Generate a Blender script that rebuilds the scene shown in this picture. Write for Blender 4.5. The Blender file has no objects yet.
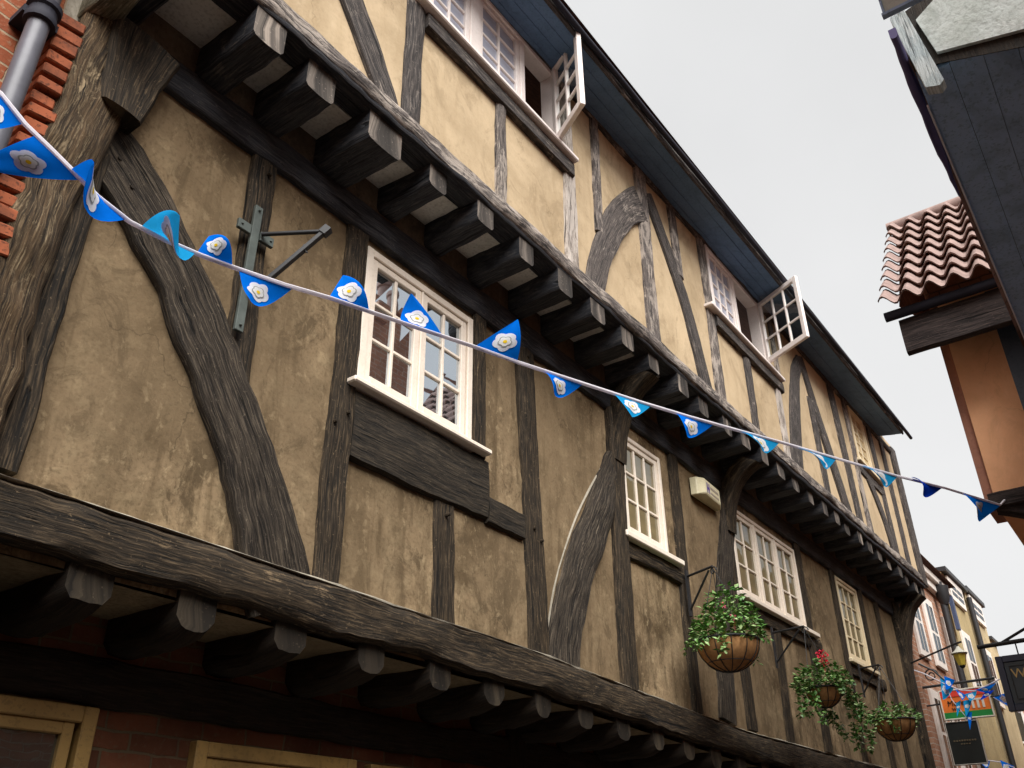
import bpy, math, random
from mathutils import Vector, Matrix
random.seed(7)
R = math.radians
S = bpy.context.scene
COL = S.collection

# ------------------------------------------------------------------ camera
EYE = Vector((0.0, 0.0, 1.65))
FPX = 880.0
CR = Vector((0.589234, 0.391061, 0.707018))      # world X axis seen by camera (right, down, forward)
CY = Vector((-0.807907, 0.295441, 0.509903))
CZ = Vector((-0.009479, -0.871657, 0.490025))
right = Vector((CR.x, CY.x, CZ.x)); down = Vector((CR.y, CY.y, CZ.y)); fwd = Vector((CR.z, CY.z, CZ.z))
cam_d = bpy.data.cameras.new('camera')
cam = bpy.data.objects.new('camera', cam_d); COL.objects.link(cam)
cam_d.sensor_width = 36.0; cam_d.lens = 36.0 * FPX / 1024.0
cam_d.clip_start = 0.05; cam_d.clip_end = 2000
m = Matrix((right, -down, -fwd)).transposed().to_4x4()
m.translation = EYE
cam.matrix_world = m
S.camera = cam

# ------------------------------------------------------------------ sky, sun, exposure
EXPO = 2.3
SKY = 0.80 / (2 ** EXPO)
SUN_EL, SUN_AZ = R(49), R(-127)                    # azimuth from +X (down the street) towards -Y (right side)
sun_dir = Vector((math.cos(SUN_EL) * math.cos(SUN_AZ), math.cos(SUN_EL) * math.sin(SUN_AZ), math.sin(SUN_EL)))
W = bpy.data.worlds.new('World'); S.world = W; W.use_nodes = True
wn = W.node_tree.nodes; wl = W.node_tree.links
wn.clear()
wo = wn.new('ShaderNodeOutputWorld'); bg = wn.new('ShaderNodeBackground'); sky = wn.new('ShaderNodeTexSky')
sky.sky_type = 'NISHITA'; sky.sun_disc = False; sky.sun_elevation = SUN_EL
sky.sun_rotation = math.atan2(sun_dir.x, sun_dir.y); sky.dust_density = 6; sky.air_density = 1.0
hs = wn.new('ShaderNodeHueSaturation'); hs.inputs['Saturation'].default_value = 0.04; hs.inputs['Value'].default_value = 1.0
mixw = wn.new('ShaderNodeMix'); mixw.data_type = 'RGBA'; mixw.inputs['Factor'].default_value = 0.97
wl.new(sky.outputs['Color'], hs.inputs['Color']); wl.new(hs.outputs['Color'], mixw.inputs['A'])
BGS = 0.1
g = SKY / BGS
mixw.inputs['B'].default_value = (g * 0.995, g, g * 1.005, 1)      # overcast cloud layer
wtc = wn.new('ShaderNodeTexCoord'); wnz = wn.new('ShaderNodeTexNoise'); wnz.inputs['Scale'].default_value = 2.2; wnz.inputs['Detail'].default_value = 6
wl.new(wtc.outputs['Generated'], wnz.inputs['Vector'])
wmr = wn.new('ShaderNodeMapRange'); wmr.inputs['From Min'].default_value = .3; wmr.inputs['From Max'].default_value = .7; wmr.inputs['To Min'].default_value = .955; wmr.inputs['To Max'].default_value = 1.06
wl.new(wnz.outputs['Fac'], wmr.inputs['Value'])
wvm = wn.new('ShaderNodeVectorMath'); wvm.operation = 'SCALE'
wl.new(mixw.outputs['Result'], wvm.inputs[0]); wl.new(wmr.outputs['Result'], wvm.inputs['Scale'])
wl.new(wvm.outputs['Vector'], bg.inputs['Color']); bg.inputs['Strength'].default_value = BGS
wl.new(bg.outputs['Background'], wo.inputs['Surface'])
sl = bpy.data.lights.new('sun', 'SUN'); sl.energy = 1.5; sl.angle = R(50); sl.color = (1.0, 0.975, 0.94)
so = bpy.data.objects.new('sun', sl); COL.objects.link(so)
so.rotation_euler = (-sun_dir).to_track_quat('-Z', 'Y').to_euler()
S.view_settings.view_transform = 'Standard'
try: S.view_settings.look = 'None'
except Exception: pass
S.view_settings.exposure = EXPO; S.view_settings.gamma = 1.0; S.view_settings.use_curve_mapping = False
S.render.engine = 'CYCLES'
S.render.resolution_x = 1024; S.render.resolution_y = 768
S.cycles.max_bounces = 8

# ------------------------------------------------------------------ helpers: pixel of the survey photo -> point on a real plane
def ray(p):
    c = ((p[0] - 512) / FPX, (p[1] - 384) / FPX, 1.0)
    return right * c[0] + down * c[1] + fwd * c[2]
def onX(p, x): r = ray(p); return EYE + r * (x / r.x)
def onY(p, y): r = ray(p); return EYE + r * (y / r.y)
def onZ(p, z): r = ray(p); return EYE + r * ((z - EYE.z) / r.z)

class MB:
    def __init__(s): s.v = []; s.f = []; s.uv = []; s.mi = []
    def quad(s, pts, uvs=None, mi=0):
        b = len(s.v); s.v += [Vector(p) for p in pts]; s.f.append(tuple(range(b, b + len(pts))))
        if uvs is None:
            P = [Vector(p) for p in pts]; n = (P[1] - P[0]).cross(P[2] - P[0])
            a = max(range(3), key=lambda i: abs(n[i]))
            ax = [(1, 2), (0, 2), (0, 1)][a]
            uvs = [(p[ax[0]], p[ax[1]]) for p in P]
        s.uv.append(uvs); s.mi.append(mi)
    def face(s, idx, uvs, mi=0): s.f.append(tuple(idx)); s.uv.append(uvs); s.mi.append(mi)
    def obox(s, o, ex, ey, ez, a, b, mi=0, world_uv=False):
        """box a..b in the local frame (ex, ey, ez) at o; UVs in metres with u along the longest side"""
        o = Vector(o); E = (Vector(ex), Vector(ey), Vector(ez)); d = [b[i] - a[i] for i in range(3)]
        off = (random.random() * 9, random.random() * 9)
        def pt(i, j, k): return o + E[0] * (b[0] if i else a[0]) + E[1] * (b[1] if j else a[1]) + E[2] * (b[2] if k else a[2])
        base = len(s.v)
        for k in (0, 1):
            for j in (0, 1):
                for i in (0, 1): s.v.append(pt(i, j, k))
        F = [((0, 4, 6, 2), 0), ((1, 3, 7, 5), 0), ((0, 1, 5, 4), 1), ((2, 6, 7, 3), 1), ((0, 2, 3, 1), 2), ((4, 5, 7, 6), 2)]
        for idx, nx in F:
            ax = [i for i in range(3) if i != nx]
            if not world_uv and d[ax[0]] < d[ax[1]]: ax.reverse()
            uvs = []
            for q in idx:
                loc = (b[0] if q & 1 else a[0], b[1] if q & 2 else a[1], b[2] if q & 4 else a[2])
                if world_uv:
                    w = s.v[base + q]; nv = E[nx]; m_ = max(range(3), key=lambda i: abs(nv[i])); aw = [(1, 2), (0, 2), (0, 1)][m_]
                    uvs.append((w[aw[0]], w[aw[1]]))
                else: uvs.append((loc[ax[0]] + off[0], loc[ax[1]] + off[1]))
            s.face([base + q for q in idx], uvs, mi)
    def box(s, a, b, mi=0, world_uv=False):
        s.obox((0, 0, 0), (1, 0, 0), (0, 1, 0), (0, 0, 1), a, b, mi, world_uv)
    def tube(s, pts, r, n=8, mi=0, closed=False):
        P = [Vector(p) for p in pts]; rr = r if isinstance(r, (list, tuple)) else [r] * len(P)
        base = len(s.v); L = 0; us = []
        up = Vector((0.13, 0.21, 0.97))
        for i, p in enumerate(P):
            t = (P[(i + 1) % len(P)] - P[i - 1]) if closed else (P[min(i + 1, len(P) - 1)] - P[max(i - 1, 0)])
            t.normalize(); a = t.cross(up)
            if a.length < 1e-3: a = t.cross(Vector((1, 0, 0)))
            a.normalize(); c = t.cross(a)
            if i: L += (p - P[i - 1]).length
            us.append(L)
            for k in range(n):
                th = 2 * math.pi * k / n
                s.v.append(p + (a * math.cos(th) + c * math.sin(th)) * rr[i])
        m_ = len(P)
        for i in range(m_ if closed else m_ - 1):
            j = (i + 1) % m_
            for k in range(n):
                k2 = (k + 1) % n
                s.face((base + i * n + k, base + j * n + k, base + j * n + k2, base + i * n + k2),
                       [(us[i], k / n * .2), (us[j], k / n * .2), (us[j], (k + 1) / n * .2), (us[i], (k + 1) / n * .2)], mi)
        if not closed:
            s.face([base + k for k in range(n)][::-1], [(0, 0)] * n, mi)
            s.face([base + (m_ - 1) * n + k for k in range(n)], [(0, 0)] * n, mi)
    def lathe(s, c, prof, n=20, mi=0):
        """profile of (radius, height) turned about a vertical axis at c"""
        c = Vector(c); base = len(s.v)
        for (r, h) in prof:
            for k in range(n):
                th = 2 * math.pi * k / n; s.v.append(c + Vector((r * math.cos(th), r * math.sin(th), h)))
        for i in range(len(prof) - 1):
            for k in range(n):
                k2 = (k + 1) % n
                s.face((base + i * n + k, base + i * n + k2, base + (i + 1) * n + k2, base + (i + 1) * n + k),
                       [(k / n, prof[i][1]), ((k + 1) / n, prof[i][1]), ((k + 1) / n, prof[i + 1][1]), (k / n, prof[i + 1][1])], mi)
    def timber(s, pts, w, n, depth, jit=.006, bulge=.006, step=.07, bev=.012, cap=0, seed=None, lump=0.0):
        """hewn timber: centre line of its outer face, width(s), outward normal, depth; wavy arrises, humped face"""
        rnd = random.Random(seed if seed is not None else random.random())
        P = [Vector(p) for p in pts]; n = Vector(n).normalized()
        ws = list(w) if isinstance(w, (list, tuple)) else [w] * len(P)
        Q = []; WW = []
        for i in range(len(P) - 1):
            k = max(1, int((P[i + 1] - P[i]).length / step))
            for j in range(k):
                t = j / k; Q.append(P[i].lerp(P[i + 1], t)); WW.append(ws[i] * (1 - t) + ws[i + 1] * t)
        Q.append(P[-1]); WW.append(ws[-1])
        if len(P) > 2:                             # round the bends of crooked timbers
            for _ in range(6):
                Q = [Q[0]] + [(Q[i - 1] + Q[i] * 2 + Q[i + 1]) / 4 for i in range(1, len(Q) - 1)] + [Q[-1]]
        base = len(s.v); m_ = 9; u = rnd.random() * 20; v0 = rnd.random() * 20
        nl = nr = nb = 0; us = []; wmax = max(ws)
        for i, p in enumerate(Q):
            t = (Q[min(i + 1, len(Q) - 1)] - Q[max(i - 1, 0)]).normalized(); sd = n.cross(t).normalized()
            if i: u += (p - Q[i - 1]).length
            us.append(u)
            nl = nl * .75 + rnd.uniform(-1, 1) * jit; nr = nr * .75 + rnd.uniform(-1, 1) * jit; nb = nb * .7 + rnd.uniform(-1, 1) * bulge
            h = WW[i] / 2; L = h + nl; Rr = h + nr
            lum = [rnd.uniform(-1, 1) * lump for _ in range(5)]
            prof = [(-L, -depth), (-L, -bev), (-L + bev * .8, 0), (-L * .45, nb + bulge * .5 + lum[0]), (0, nb + bulge + lum[1]),
                    (Rr * .45, nb + bulge * .5 + lum[2]), (Rr - bev * .8, 0 + lum[3] * .4), (Rr, -bev), (Rr, -depth)]
            for (a, d) in prof: s.v.append(p + sd * a + n * d)
        vs = [0, .1, .11]
        for i in range(len(Q) - 1):
            for k in range(m_ - 1):
                a = base + i * m_ + k; b = a + m_
                va, vb = v0 + k * wmax / 6, v0 + (k + 1) * wmax / 6
                s.face((a, b, b + 1, a + 1), [(us[i], va), (us[i + 1], va), (us[i + 1], vb), (us[i], vb)])
            a = base + i * m_; b = a + m_
            s.face((a, a + m_ - 1, b + m_ - 1, b), [(us[i], v0), (us[i], v0 + .2), (us[i + 1], v0 + .2), (us[i + 1], v0)])
        for i, rev in ((0, False), (len(Q) - 1, True)):
            idx = [base + i * m_ + k for k in range(m_)]; uv = [(v0 + k * .03, u) for k in range(m_)]
            s.face(idx[::-1] if rev else idx, uv, cap)
    def build(s, name, mats, parent=None, smooth=None, bevel=0):
        me = bpy.data.meshes.new(name); me.from_pydata([tuple(v) for v in s.v], [], s.f)
        ul = me.uv_layers.new(name='UVMap'); k = 0
        flat = []
        for u in s.uv:
            for q in u: flat += [q[0], q[1]]
        ul.data.foreach_set('uv', flat)
        if not isinstance(mats, (list, tuple)): mats = [mats]
        for mm in mats: me.materials.append(mm)
        me.polygons.foreach_set('material_index', s.mi)
        if smooth is not None:
            me.polygons.foreach_set('use_smooth', [True] * len(me.polygons))
            me.set_sharp_from_angle(angle=R(smooth))
        me.update()
        o = bpy.data.objects.new(name, me); COL.objects.link(o)
        if parent is not None: adopt(o, parent)
        if bevel:
            bm = o.modifiers.new('bevel', 'BEVEL'); bm.width = bevel; bm.segments = 1; bm.limit_method = 'ANGLE'
        return o

def adopt(o, parent):
    o.parent = parent
    o.matrix_parent_inverse = world_of(parent).inverted()
def world_of(o):
    return Matrix.Translation(o.location) if o.parent is None else Matrix.Identity(4)
def thing(name, loc, label, cat, group=None):
    o = bpy.data.objects.new(name, None); o.empty_display_size = .2; COL.objects.link(o)
    o.location = loc; o['label'] = label; o['category'] = cat
    if group: o['group'] = group
    return o

# ------------------------------------------------------------------ materials
def mat(name):
    M = bpy.data.materials.new(name); M.use_nodes = True
    nt = M.node_tree; b = nt.nodes['Principled BSDF']
    return M, nt, b
def nd(nt, t, **kw):
    x = nt.nodes.new(t)
    for k, v in kw.items(): setattr(x, k, v)
    return x
def coords(nt, kind, scale, rot=(0, 0, 0)):
    tc = nd(nt, 'ShaderNodeTexCoord'); mp = nd(nt, 'ShaderNodeMapping')
    mp.inputs['Scale'].default_value = scale; mp.inputs['Rotation'].default_value = rot
    nt.links.new(tc.outputs[kind], mp.inputs['Vector']); return mp.outputs['Vector']
def noise(nt, vec, scale=1, detail=5, rough=.6, dist=0):
    x = nd(nt, 'ShaderNodeTexNoise'); x.inputs['Scale'].default_value = scale; x.inputs['Detail'].default_value = detail
    x.inputs['Roughness'].default_value = rough; x.inputs['Distortion'].default_value = dist
    nt.links.new(vec, x.inputs['Vector']); return x.outputs['Fac']
def ramp(nt, fac, stops):
    x = nd(nt, 'ShaderNodeValToRGB'); e = x.color_ramp.elements
    while len(e) < len(stops): e.new(0.5)
    for i, (p, c) in enumerate(stops):
        e[i].position = p; e[i].color = (c[0], c[1], c[2], 1) if isinstance(c, (tuple, list)) else (c, c, c, 1)
    nt.links.new(fac, x.inputs['Fac']); return x.outputs['Color']
def mix(nt, fac, a, b, mode='MIX'):
    x = nd(nt, 'ShaderNodeMix', data_type='RGBA', blend_type=mode)
    for sock, v in (('Factor', fac), ('A', a), ('B', b)):
        if isinstance(v, (int, float)): x.inputs[sock].default_value = v
        elif isinstance(v, (tuple, list)): x.inputs[sock].default_value = (v[0], v[1], v[2], 1)
        else: nt.links.new(v, x.inputs[sock])
    return x.outputs['Result']
def math_(nt, op, a, b):
    x = nd(nt, 'ShaderNodeMath', operation=op)
    for i, v in enumerate((a, b)):
        if isinstance(v, (int, float)): x.inputs[i].default_value = v
        else: nt.links.new(v, x.inputs[i])
    return x.outputs[0]
def bump(nt, b, h, strength=.5, dist=.01):
    x = nd(nt, 'ShaderNodeBump'); x.inputs['Strength'].default_value = strength; x.inputs['Distance'].default_value = dist
    nt.links.new(h, x.inputs['Height']); nt.links.new(x.outputs['Normal'], b.inputs['Normal'])

def wood(name, dark, mid, pale, amt, rough=.8, grain=1.0, bstr=.6):
    """old timber: grain along U, flaking dark paint with bare weathered wood showing, fine drying cracks"""
    M, nt, b = mat(name)
    g1 = noise(nt, coords(nt, 'UV', (2.6, 38, 1)), 1, 7, .68, .5)
    g2 = noise(nt, coords(nt, 'UV', (7, 135, 1)), 1, 5, .7, .3)
    pt = noise(nt, coords(nt, 'UV', (5, 15, 1)), 1, 9, .74, .5)
    big = noise(nt, coords(nt, 'Object', (1.6, 1.6, 1.6)), 1, 4, .6)
    sp = noise(nt, coords(nt, 'Object', (60, 60, 60)), 1, 4, .7)
    cr = noise(nt, coords(nt, 'UV', (1.5, 52, 1)), 1, 5, .6, 1.2)
    base = mix(nt, ramp(nt, g1, [(.36, 0), (.64, 1)]), dark, mid)
    base = mix(nt, math_(nt, 'MULTIPLY', ramp(nt, g2, [(.50, 0), (.66, 1)]), .75), base, tuple((m_ + p_) * .5 for m_, p_ in zip(mid, pale)))
    base = mix(nt, math_(nt, 'MULTIPLY', ramp(nt, g2, [(.36, 1), (.48, 0)]), .7), base, tuple(c * .5 for c in dark))
    fl = math_(nt, 'ADD', pt, math_(nt, 'MULTIPLY', math_(nt, 'SUBTRACT', g2, .5), .40))
    fl = math_(nt, 'ADD', fl, math_(nt, 'MULTIPLY', math_(nt, 'SUBTRACT', big, .5), .5))
    t = 1 - amt
    flm = ramp(nt, fl, [(max(t - .05, 0.01), 0), (min(t + .04, .99), 1)])
    palev = mix(nt, ramp(nt, g2, [(.3, 0), (.7, 1)]), tuple(c * .5 for c in pale), pale)
    c1 = mix(nt, flm, base, palev)
    c1 = mix(nt, math_(nt, 'MULTIPLY', ramp(nt, sp, [(.62, 0), (.70, 1)]), .6), c1, pale)
    crk = ramp(nt, cr, [(.34, 0), (.40, 1)])
    c2 = mix(nt, crk, tuple(c * .3 for c in dark), c1)
    nt.links.new(c2, b.inputs['Base Color'])
    b.inputs['Roughness'].default_value = rough; b.inputs['Specular IOR Level'].default_value = .25
    h = math_(nt, 'ADD', math_(nt, 'MULTIPLY', g1, .8), math_(nt, 'MULTIPLY', crk, 1.0))
    h = math_(nt, 'ADD', h, math_(nt, 'MULTIPLY', flm, -.3)); h = math_(nt, 'ADD', h, math_(nt, 'MULTIPLY', g2, .5))
    bump(nt, b, h, bstr, .013 * grain)
    return M

def plaster(name, base, dirt, pale, dirt_amt=.5, streak=.5, bstr=.35, rough=.92, spots=.5, speck=.4, crack=.0):
    M, nt, b = mat(name)
    n1 = noise(nt, coords(nt, 'Object', (1.7, 1.7, 1.7)), 1, 8, .62, .5)
    n2 = noise(nt, coords(nt, 'Object', (7, 7, 7)), 1, 7, .66, .3)
    n3 = noise(nt, coords(nt, 'Object', (55, 55, 55)), 1, 4, .6)
    stv = noise(nt, coords(nt, 'Object', (9, 9, 1.1)), 1, 5, .6, .7)
    c = mix(nt, ramp(nt, n1, [(.36, 0), (.66, 1)]), base, tuple(x * .80 for x in base))
    c = mix(nt, math_(nt, 'MULTIPLY', ramp(nt, n2, [(.48, 0), (.66, 1)]), spots), c, pale)
    d = math_(nt, 'ADD', math_(nt, 'MULTIPLY', n1, .6), math_(nt, 'MULTIPLY', n2, .4))
    c = mix(nt, math_(nt, 'MULTIPLY', ramp(nt, d, [(.46, 0), (.60, 1)]), dirt_amt), c, dirt)
    c = mix(nt, math_(nt, 'MULTIPLY', ramp(nt, stv, [(.50, 0), (.68, 1)]), streak), c, dirt)
    c = mix(nt, math_(nt, 'MULTIPLY', ramp(nt, n3, [(.36, 1), (.50, 0)]), speck), c, tuple(x * .5 for x in dirt))
    n4 = noise(nt, coords(nt, 'Object', (3.3, 3.3, 2.2)), 1, 9, .72, 1.2)
    c = mix(nt, math_(nt, 'MULTIPLY', ramp(nt, n4, [(.53, 0), (.62, 1)]), dirt_amt * .75), c, tuple(x * .62 for x in dirt))
    n5 = noise(nt, coords(nt, 'Object', (19, 19, 13)), 1, 6, .7, .4)
    c = mix(nt, math_(nt, 'MULTIPLY', ramp(nt, n5, [(.55, 0), (.70, 1)]), spots * .8), c, pale)
    nb_ = noise(nt, coords(nt, 'Object', (.75, .75, .75)), 1, 3, .5)
    c = mix(nt, math_(nt, 'MULTIPLY', ramp(nt, nb_, [(.42, 0), (.62, 1)]), dirt_amt * .6), c, tuple((x + y) * .42 for x, y in zip(base, dirt)))
    if crack:
        vo = nd(nt, 'ShaderNodeTexVoronoi'); vo.feature = 'DISTANCE_TO_EDGE'; vo.inputs['Scale'].default_value = 1
        mp = nd(nt, 'ShaderNodeMixRGB', blend_type='LINEAR_LIGHT'); mp.inputs['Fac'].default_value = .22
        nz = nd(nt, 'ShaderNodeTexNoise'); nz.inputs['Scale'].default_value = 5; nz.inputs['Detail'].default_value = 6
        cv = coords(nt, 'Object', (1.5, 1.5, 1.1)); nt.links.new(cv, nz.inputs['Vector']); nt.links.new(cv, mp.inputs['Color1']); nt.links.new(nz.outputs['Color'], mp.inputs['Color2'])
        nt.links.new(mp.outputs['Color'], vo.inputs['Vector'])
        ck = ramp(nt, vo.outputs['Distance'], [(.0, 1), (.008, 0)])
        ck = math_(nt, 'MULTIPLY', math_(nt, 'MULTIPLY', ck, ramp(nt, n1, [(.46, 0), (.56, 1)])), crack)
        c = mix(nt, ck, c, tuple(x * .35 for x in dirt))
    nt.links.new(c, b.inputs['Base Color']); b.inputs['Roughness'].default_value = rough
    b.inputs['Specular IOR Level'].default_value = .2
    h = math_(nt, 'ADD', math_(nt, 'MULTIPLY', n3, .12), math_(nt, 'ADD', math_(nt, 'MULTIPLY', n2, .6), n1))
    bump(nt, b, h, bstr, .02)
    return M

def paint(name, col, dirt=None, amt=.35, rough=.55, spec=.4):
    M, nt, b = mat(name)
    n1 = noise(nt, coords(nt, 'Object', (6, 6, 6)), 1, 7, .65, .4)
    n2 = noise(nt, coords(nt, 'Object', (60, 60, 60)), 1, 3, .6)
    dirt = dirt or tuple(c * .45 for c in col)
    c = mix(nt, math_(nt, 'MULTIPLY', ramp(nt, n1, [(.45, 0), (.70, 1)]), amt), col, dirt)
    c = mix(nt, math_(nt, 'MULTIPLY', ramp(nt, n2, [(.36, 1), (.45, 0)]), amt * .8), c, dirt)
    nt.links.new(c, b.inputs['Base Color']); b.inputs['Roughness'].default_value = rough
    b.inputs['Specular IOR Level'].default_value = spec
    bump(nt, b, math_(nt, 'ADD', n1, math_(nt, 'MULTIPLY', n2, .4)), .25, .004)
    return M

def brick(name, c1, c2, mortar, bw=.225, rh=.075, rot=False):
    M, nt, b = mat(name)
    v = coords(nt, 'UV', (1, 1, 1))
    nz = nd(nt, 'ShaderNodeTexNoise'); nz.inputs['Scale'].default_value = 9; nz.inputs['Detail'].default_value = 3
    nt.links.new(v, nz.inputs['Vector'])
    add = nd(nt, 'ShaderNodeMixRGB', blend_type='LINEAR_LIGHT'); add.inputs['Fac'].default_value = .012
    nt.links.new(v, add.inputs['Color1']); nt.links.new(nz.outputs['Color'], add.inputs['Color2'])
    br = nd(nt, 'ShaderNodeTexBrick'); br.inputs['Scale'].default_value = 1
    br.inputs['Brick Width'].default_value = bw; br.inputs['Row Height'].default_value = rh
    br.inputs['Mortar Size'].default_value = .006; br.inputs['Mortar Smooth'].default_value = .3; br.inputs['Bias'].default_value = 0
    br.inputs['Color1'].default_value = (*c1, 1); br.inputs['Color2'].default_value = (*c2, 1); br.inputs['Mortar'].default_value = (*mortar, 1)
    nt.links.new(add.outputs['Color'], br.inputs['Vector'])
    n1 = noise(nt, coords(nt, 'UV', (3, 3, 3)), 1, 6, .65)
    n2 = noise(nt, coords(nt, 'UV', (40, 40, 40)), 1, 4, .6)
    c = mix(nt, math_(nt, 'MULTIPLY', ramp(nt, n1, [(.42, 0), (.68, 1)]), .6), br.outputs['Color'], tuple(x * .4 for x in c1))
    c = mix(nt, math_(nt, 'MULTIPLY', ramp(nt, n2, [(.55, 0), (.72, 1)]), .5), c, mortar)
    nt.links.new(c, b.inputs['Base Color']); b.inputs['Roughness'].default_value = .9
    b.inputs['Specular IOR Level'].default_value = .2
    h = math_(nt, 'ADD', math_(nt, 'MULTIPLY', math_(nt, 'SUBTRACT', 1, br.outputs['Fac']), 1.0), math_(nt, 'MULTIPLY', n2, .4))
    bump(nt, b, h, .7, .012)
    return M

def plain(name, col, rough=.6, spec=.4, metal=0, var=.2, vs=12):
    M, nt, b = mat(name)
    n1 = noise(nt, coords(nt, 'Object', (vs, vs, vs)), 1, 5, .6)
    c = mix(nt, n1, tuple(x * (1 - var) for x in col), tuple(min(1, x * (1 + var)) for x in col))
    nt.links.new(c, b.inputs['Base Color']); b.inputs['Roughness'].default_value = rough
    b.inputs['Specular IOR Level'].default_value = spec; b.inputs['Metallic'].default_value = metal
    bump(nt, b, n1, .1, .004)
    return M

def glass_pane(name, body, refl=.55, wav=.02):
    """old window glass: body colour of the curtain or gloom behind it, under a strong rippled reflection"""
    M, nt, b = mat(name)
    nt.nodes.remove(b); out = [x for x in nt.nodes if x.type == 'OUTPUT_MATERIAL'][0]
    d = nd(nt, 'ShaderNodeBsdfDiffuse'); gl = nd(nt, 'ShaderNodeBsdfGlossy'); mx = nd(nt, 'ShaderNodeMixShader')
    n0 = noise(nt, coords(nt, 'Object', (3, 3, 9)), 1, 3, .5)
    c = mix(nt, n0, tuple(x * .5 for x in body), tuple(x * 1.4 for x in body)); nt.links.new(c, d.inputs['Color'])
    gl.inputs['Roughness'].default_value = .015; gl.inputs['Color'].default_value = (.84, .92, 1, 1)
    bp = nd(nt, 'ShaderNodeBump'); bp.inputs['Strength'].default_value = wav * 5; bp.inputs['Distance'].default_value = .01
    nt.links.new(noise(nt, coords(nt, 'Object', (5, 5, 5)), 1, 2, .5), bp.inputs['Height']); nt.links.new(bp.outputs['Normal'], gl.inputs['Normal'])
    mx.inputs['Fac'].default_value = refl
    nt.links.new(d.outputs[0], mx.inputs[1]); nt.links.new(gl.outputs[0], mx.inputs[2]); nt.links.new(mx.outputs[0], out.inputs['Surface'])
    return M
def clear_glass(name, refl=.22):
    M, nt, b = mat(name)
    nt.nodes.remove(b); out = [x for x in nt.nodes if x.type == 'OUTPUT_MATERIAL'][0]
    d = nd(nt, 'ShaderNodeBsdfTransparent'); gl = nd(nt, 'ShaderNodeBsdfGlossy'); mx = nd(nt, 'ShaderNodeMixShader')
    d.inputs['Color'].default_value = (.82, .88, .88, 1); gl.inputs['Roughness'].default_value = .02
    mx.inputs['Fac'].default_value = refl
    nt.links.new(d.outputs[0], mx.inputs[1]); nt.links.new(gl.outputs[0], mx.inputs[2]); nt.links.new(mx.outputs[0], out.inputs['Surface'])
    return M
def cloth(name, col, trans=.35):
    M, nt, b = mat(name)
    nt.nodes.remove(b); out = [x for x in nt.nodes if x.type == 'OUTPUT_MATERIAL'][0]
    d = nd(nt, 'ShaderNodeBsdfDiffuse'); t = nd(nt, 'ShaderNodeBsdfTranslucent'); mx = nd(nt, 'ShaderNodeMixShader')
    n0 = noise(nt, coords(nt, 'Object', (14, 14, 14)), 1, 4, .6)
    c = mix(nt, n0, tuple(x * .8 for x in col), tuple(min(1, x * 1.15) for x in col))
    nt.links.new(c, d.inputs['Color']); nt.links.new(c, t.inputs['Color']); mx.inputs['Fac'].default_value = trans
    nt.links.new(d.outputs[0], mx.inputs[1]); nt.links.new(t.outputs[0], mx.inputs[2]); nt.links.new(mx.outputs[0], out.inputs['Surface'])
    return M
def leafmat(name, cols):
    M, nt, b = mat(name)
    n0 = noise(nt, coords(nt, 'Object', (23, 23, 23)), 1, 3, .7)
    c = ramp(nt, n0, [(.28 + .44 * i / (len(cols) - 1), c) for i, c in enumerate(cols)])
    nt.links.new(c, b.inputs['Base Color']); b.inputs['Roughness'].default_value = .45
    b.inputs['Specular IOR Level'].default_value = .5
    return M

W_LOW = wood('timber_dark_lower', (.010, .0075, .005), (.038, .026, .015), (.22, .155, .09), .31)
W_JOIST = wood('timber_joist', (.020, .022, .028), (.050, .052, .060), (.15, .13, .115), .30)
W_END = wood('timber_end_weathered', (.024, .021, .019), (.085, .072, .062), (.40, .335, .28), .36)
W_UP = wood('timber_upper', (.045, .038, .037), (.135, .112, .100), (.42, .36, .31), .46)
W_UPB = wood('timber_upper_brace', (.032, .027, .027), (.115, .096, .086), (.37, .315, .27), .36)
W_UPD = wood('timber_upper_dark', (.022, .019, .019), (.068, .057, .052), (.33, .28, .24), .36)
W_PALE = wood('timber_pale', (.15, .125, .105), (.36, .31, .27), (.60, .53, .47), .52)
W_ROT = wood('timber_rotten', (.022, .014, .007), (.15, .092, .045), (.46, .34, .20), .42, grain=2.4, bstr=1.0)
W_RAIL = wood('timber_rail', (.010, .008, .006), (.032, .024, .016), (.13, .10, .065), .24)
W_BRACE = wood('timber_brace_grain', (.011, .008, .006), (.058, .044, .031), (.25, .20, .145), .32, grain=1.8, bstr=.9)
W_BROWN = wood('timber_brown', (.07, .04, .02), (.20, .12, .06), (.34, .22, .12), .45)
W_GRND = wood('timber_ground', (.010, .007, .005), (.024, .016, .010), (.05, .034, .022), .25)  # ground timber, darkened in colour for the shade under the jetty
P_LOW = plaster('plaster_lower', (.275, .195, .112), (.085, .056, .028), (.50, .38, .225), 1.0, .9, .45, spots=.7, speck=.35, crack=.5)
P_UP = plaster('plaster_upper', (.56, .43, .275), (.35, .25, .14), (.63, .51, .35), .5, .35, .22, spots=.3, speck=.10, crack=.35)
P_CEIL = plaster('plaster_ceiling', (.80, .78, .72), (.55, .50, .42), (.84, .82, .78), .35, .0, .25)
P_MORT = plaster('lime_mortar', (.44, .40, .33), (.2, .17, .12), (.55, .51, .44), .8, .2, .4)
WIN = paint('window_paint_cream', (.82, .72, .61), (.46, .38, .29), .25)
WINP = paint('window_paint_pink_white', (.84, .76, .72), (.5, .43, .38), .25)
WINY = paint('window_paint_yellow', (.30, .185, .06), (.14, .085, .03), .55)
WINF = paint('window_paint_ochre', (.74, .62, .42), (.5, .38, .22), .3)
SOFF = paint('soffit_blue_grey', (.115, .185, .30), (.06, .10, .16), .6, .75, .2)
NAVY = paint('soffit_navy', (.34, .50, .74), (.17, .26, .38), .7, .7, .25)
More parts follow.
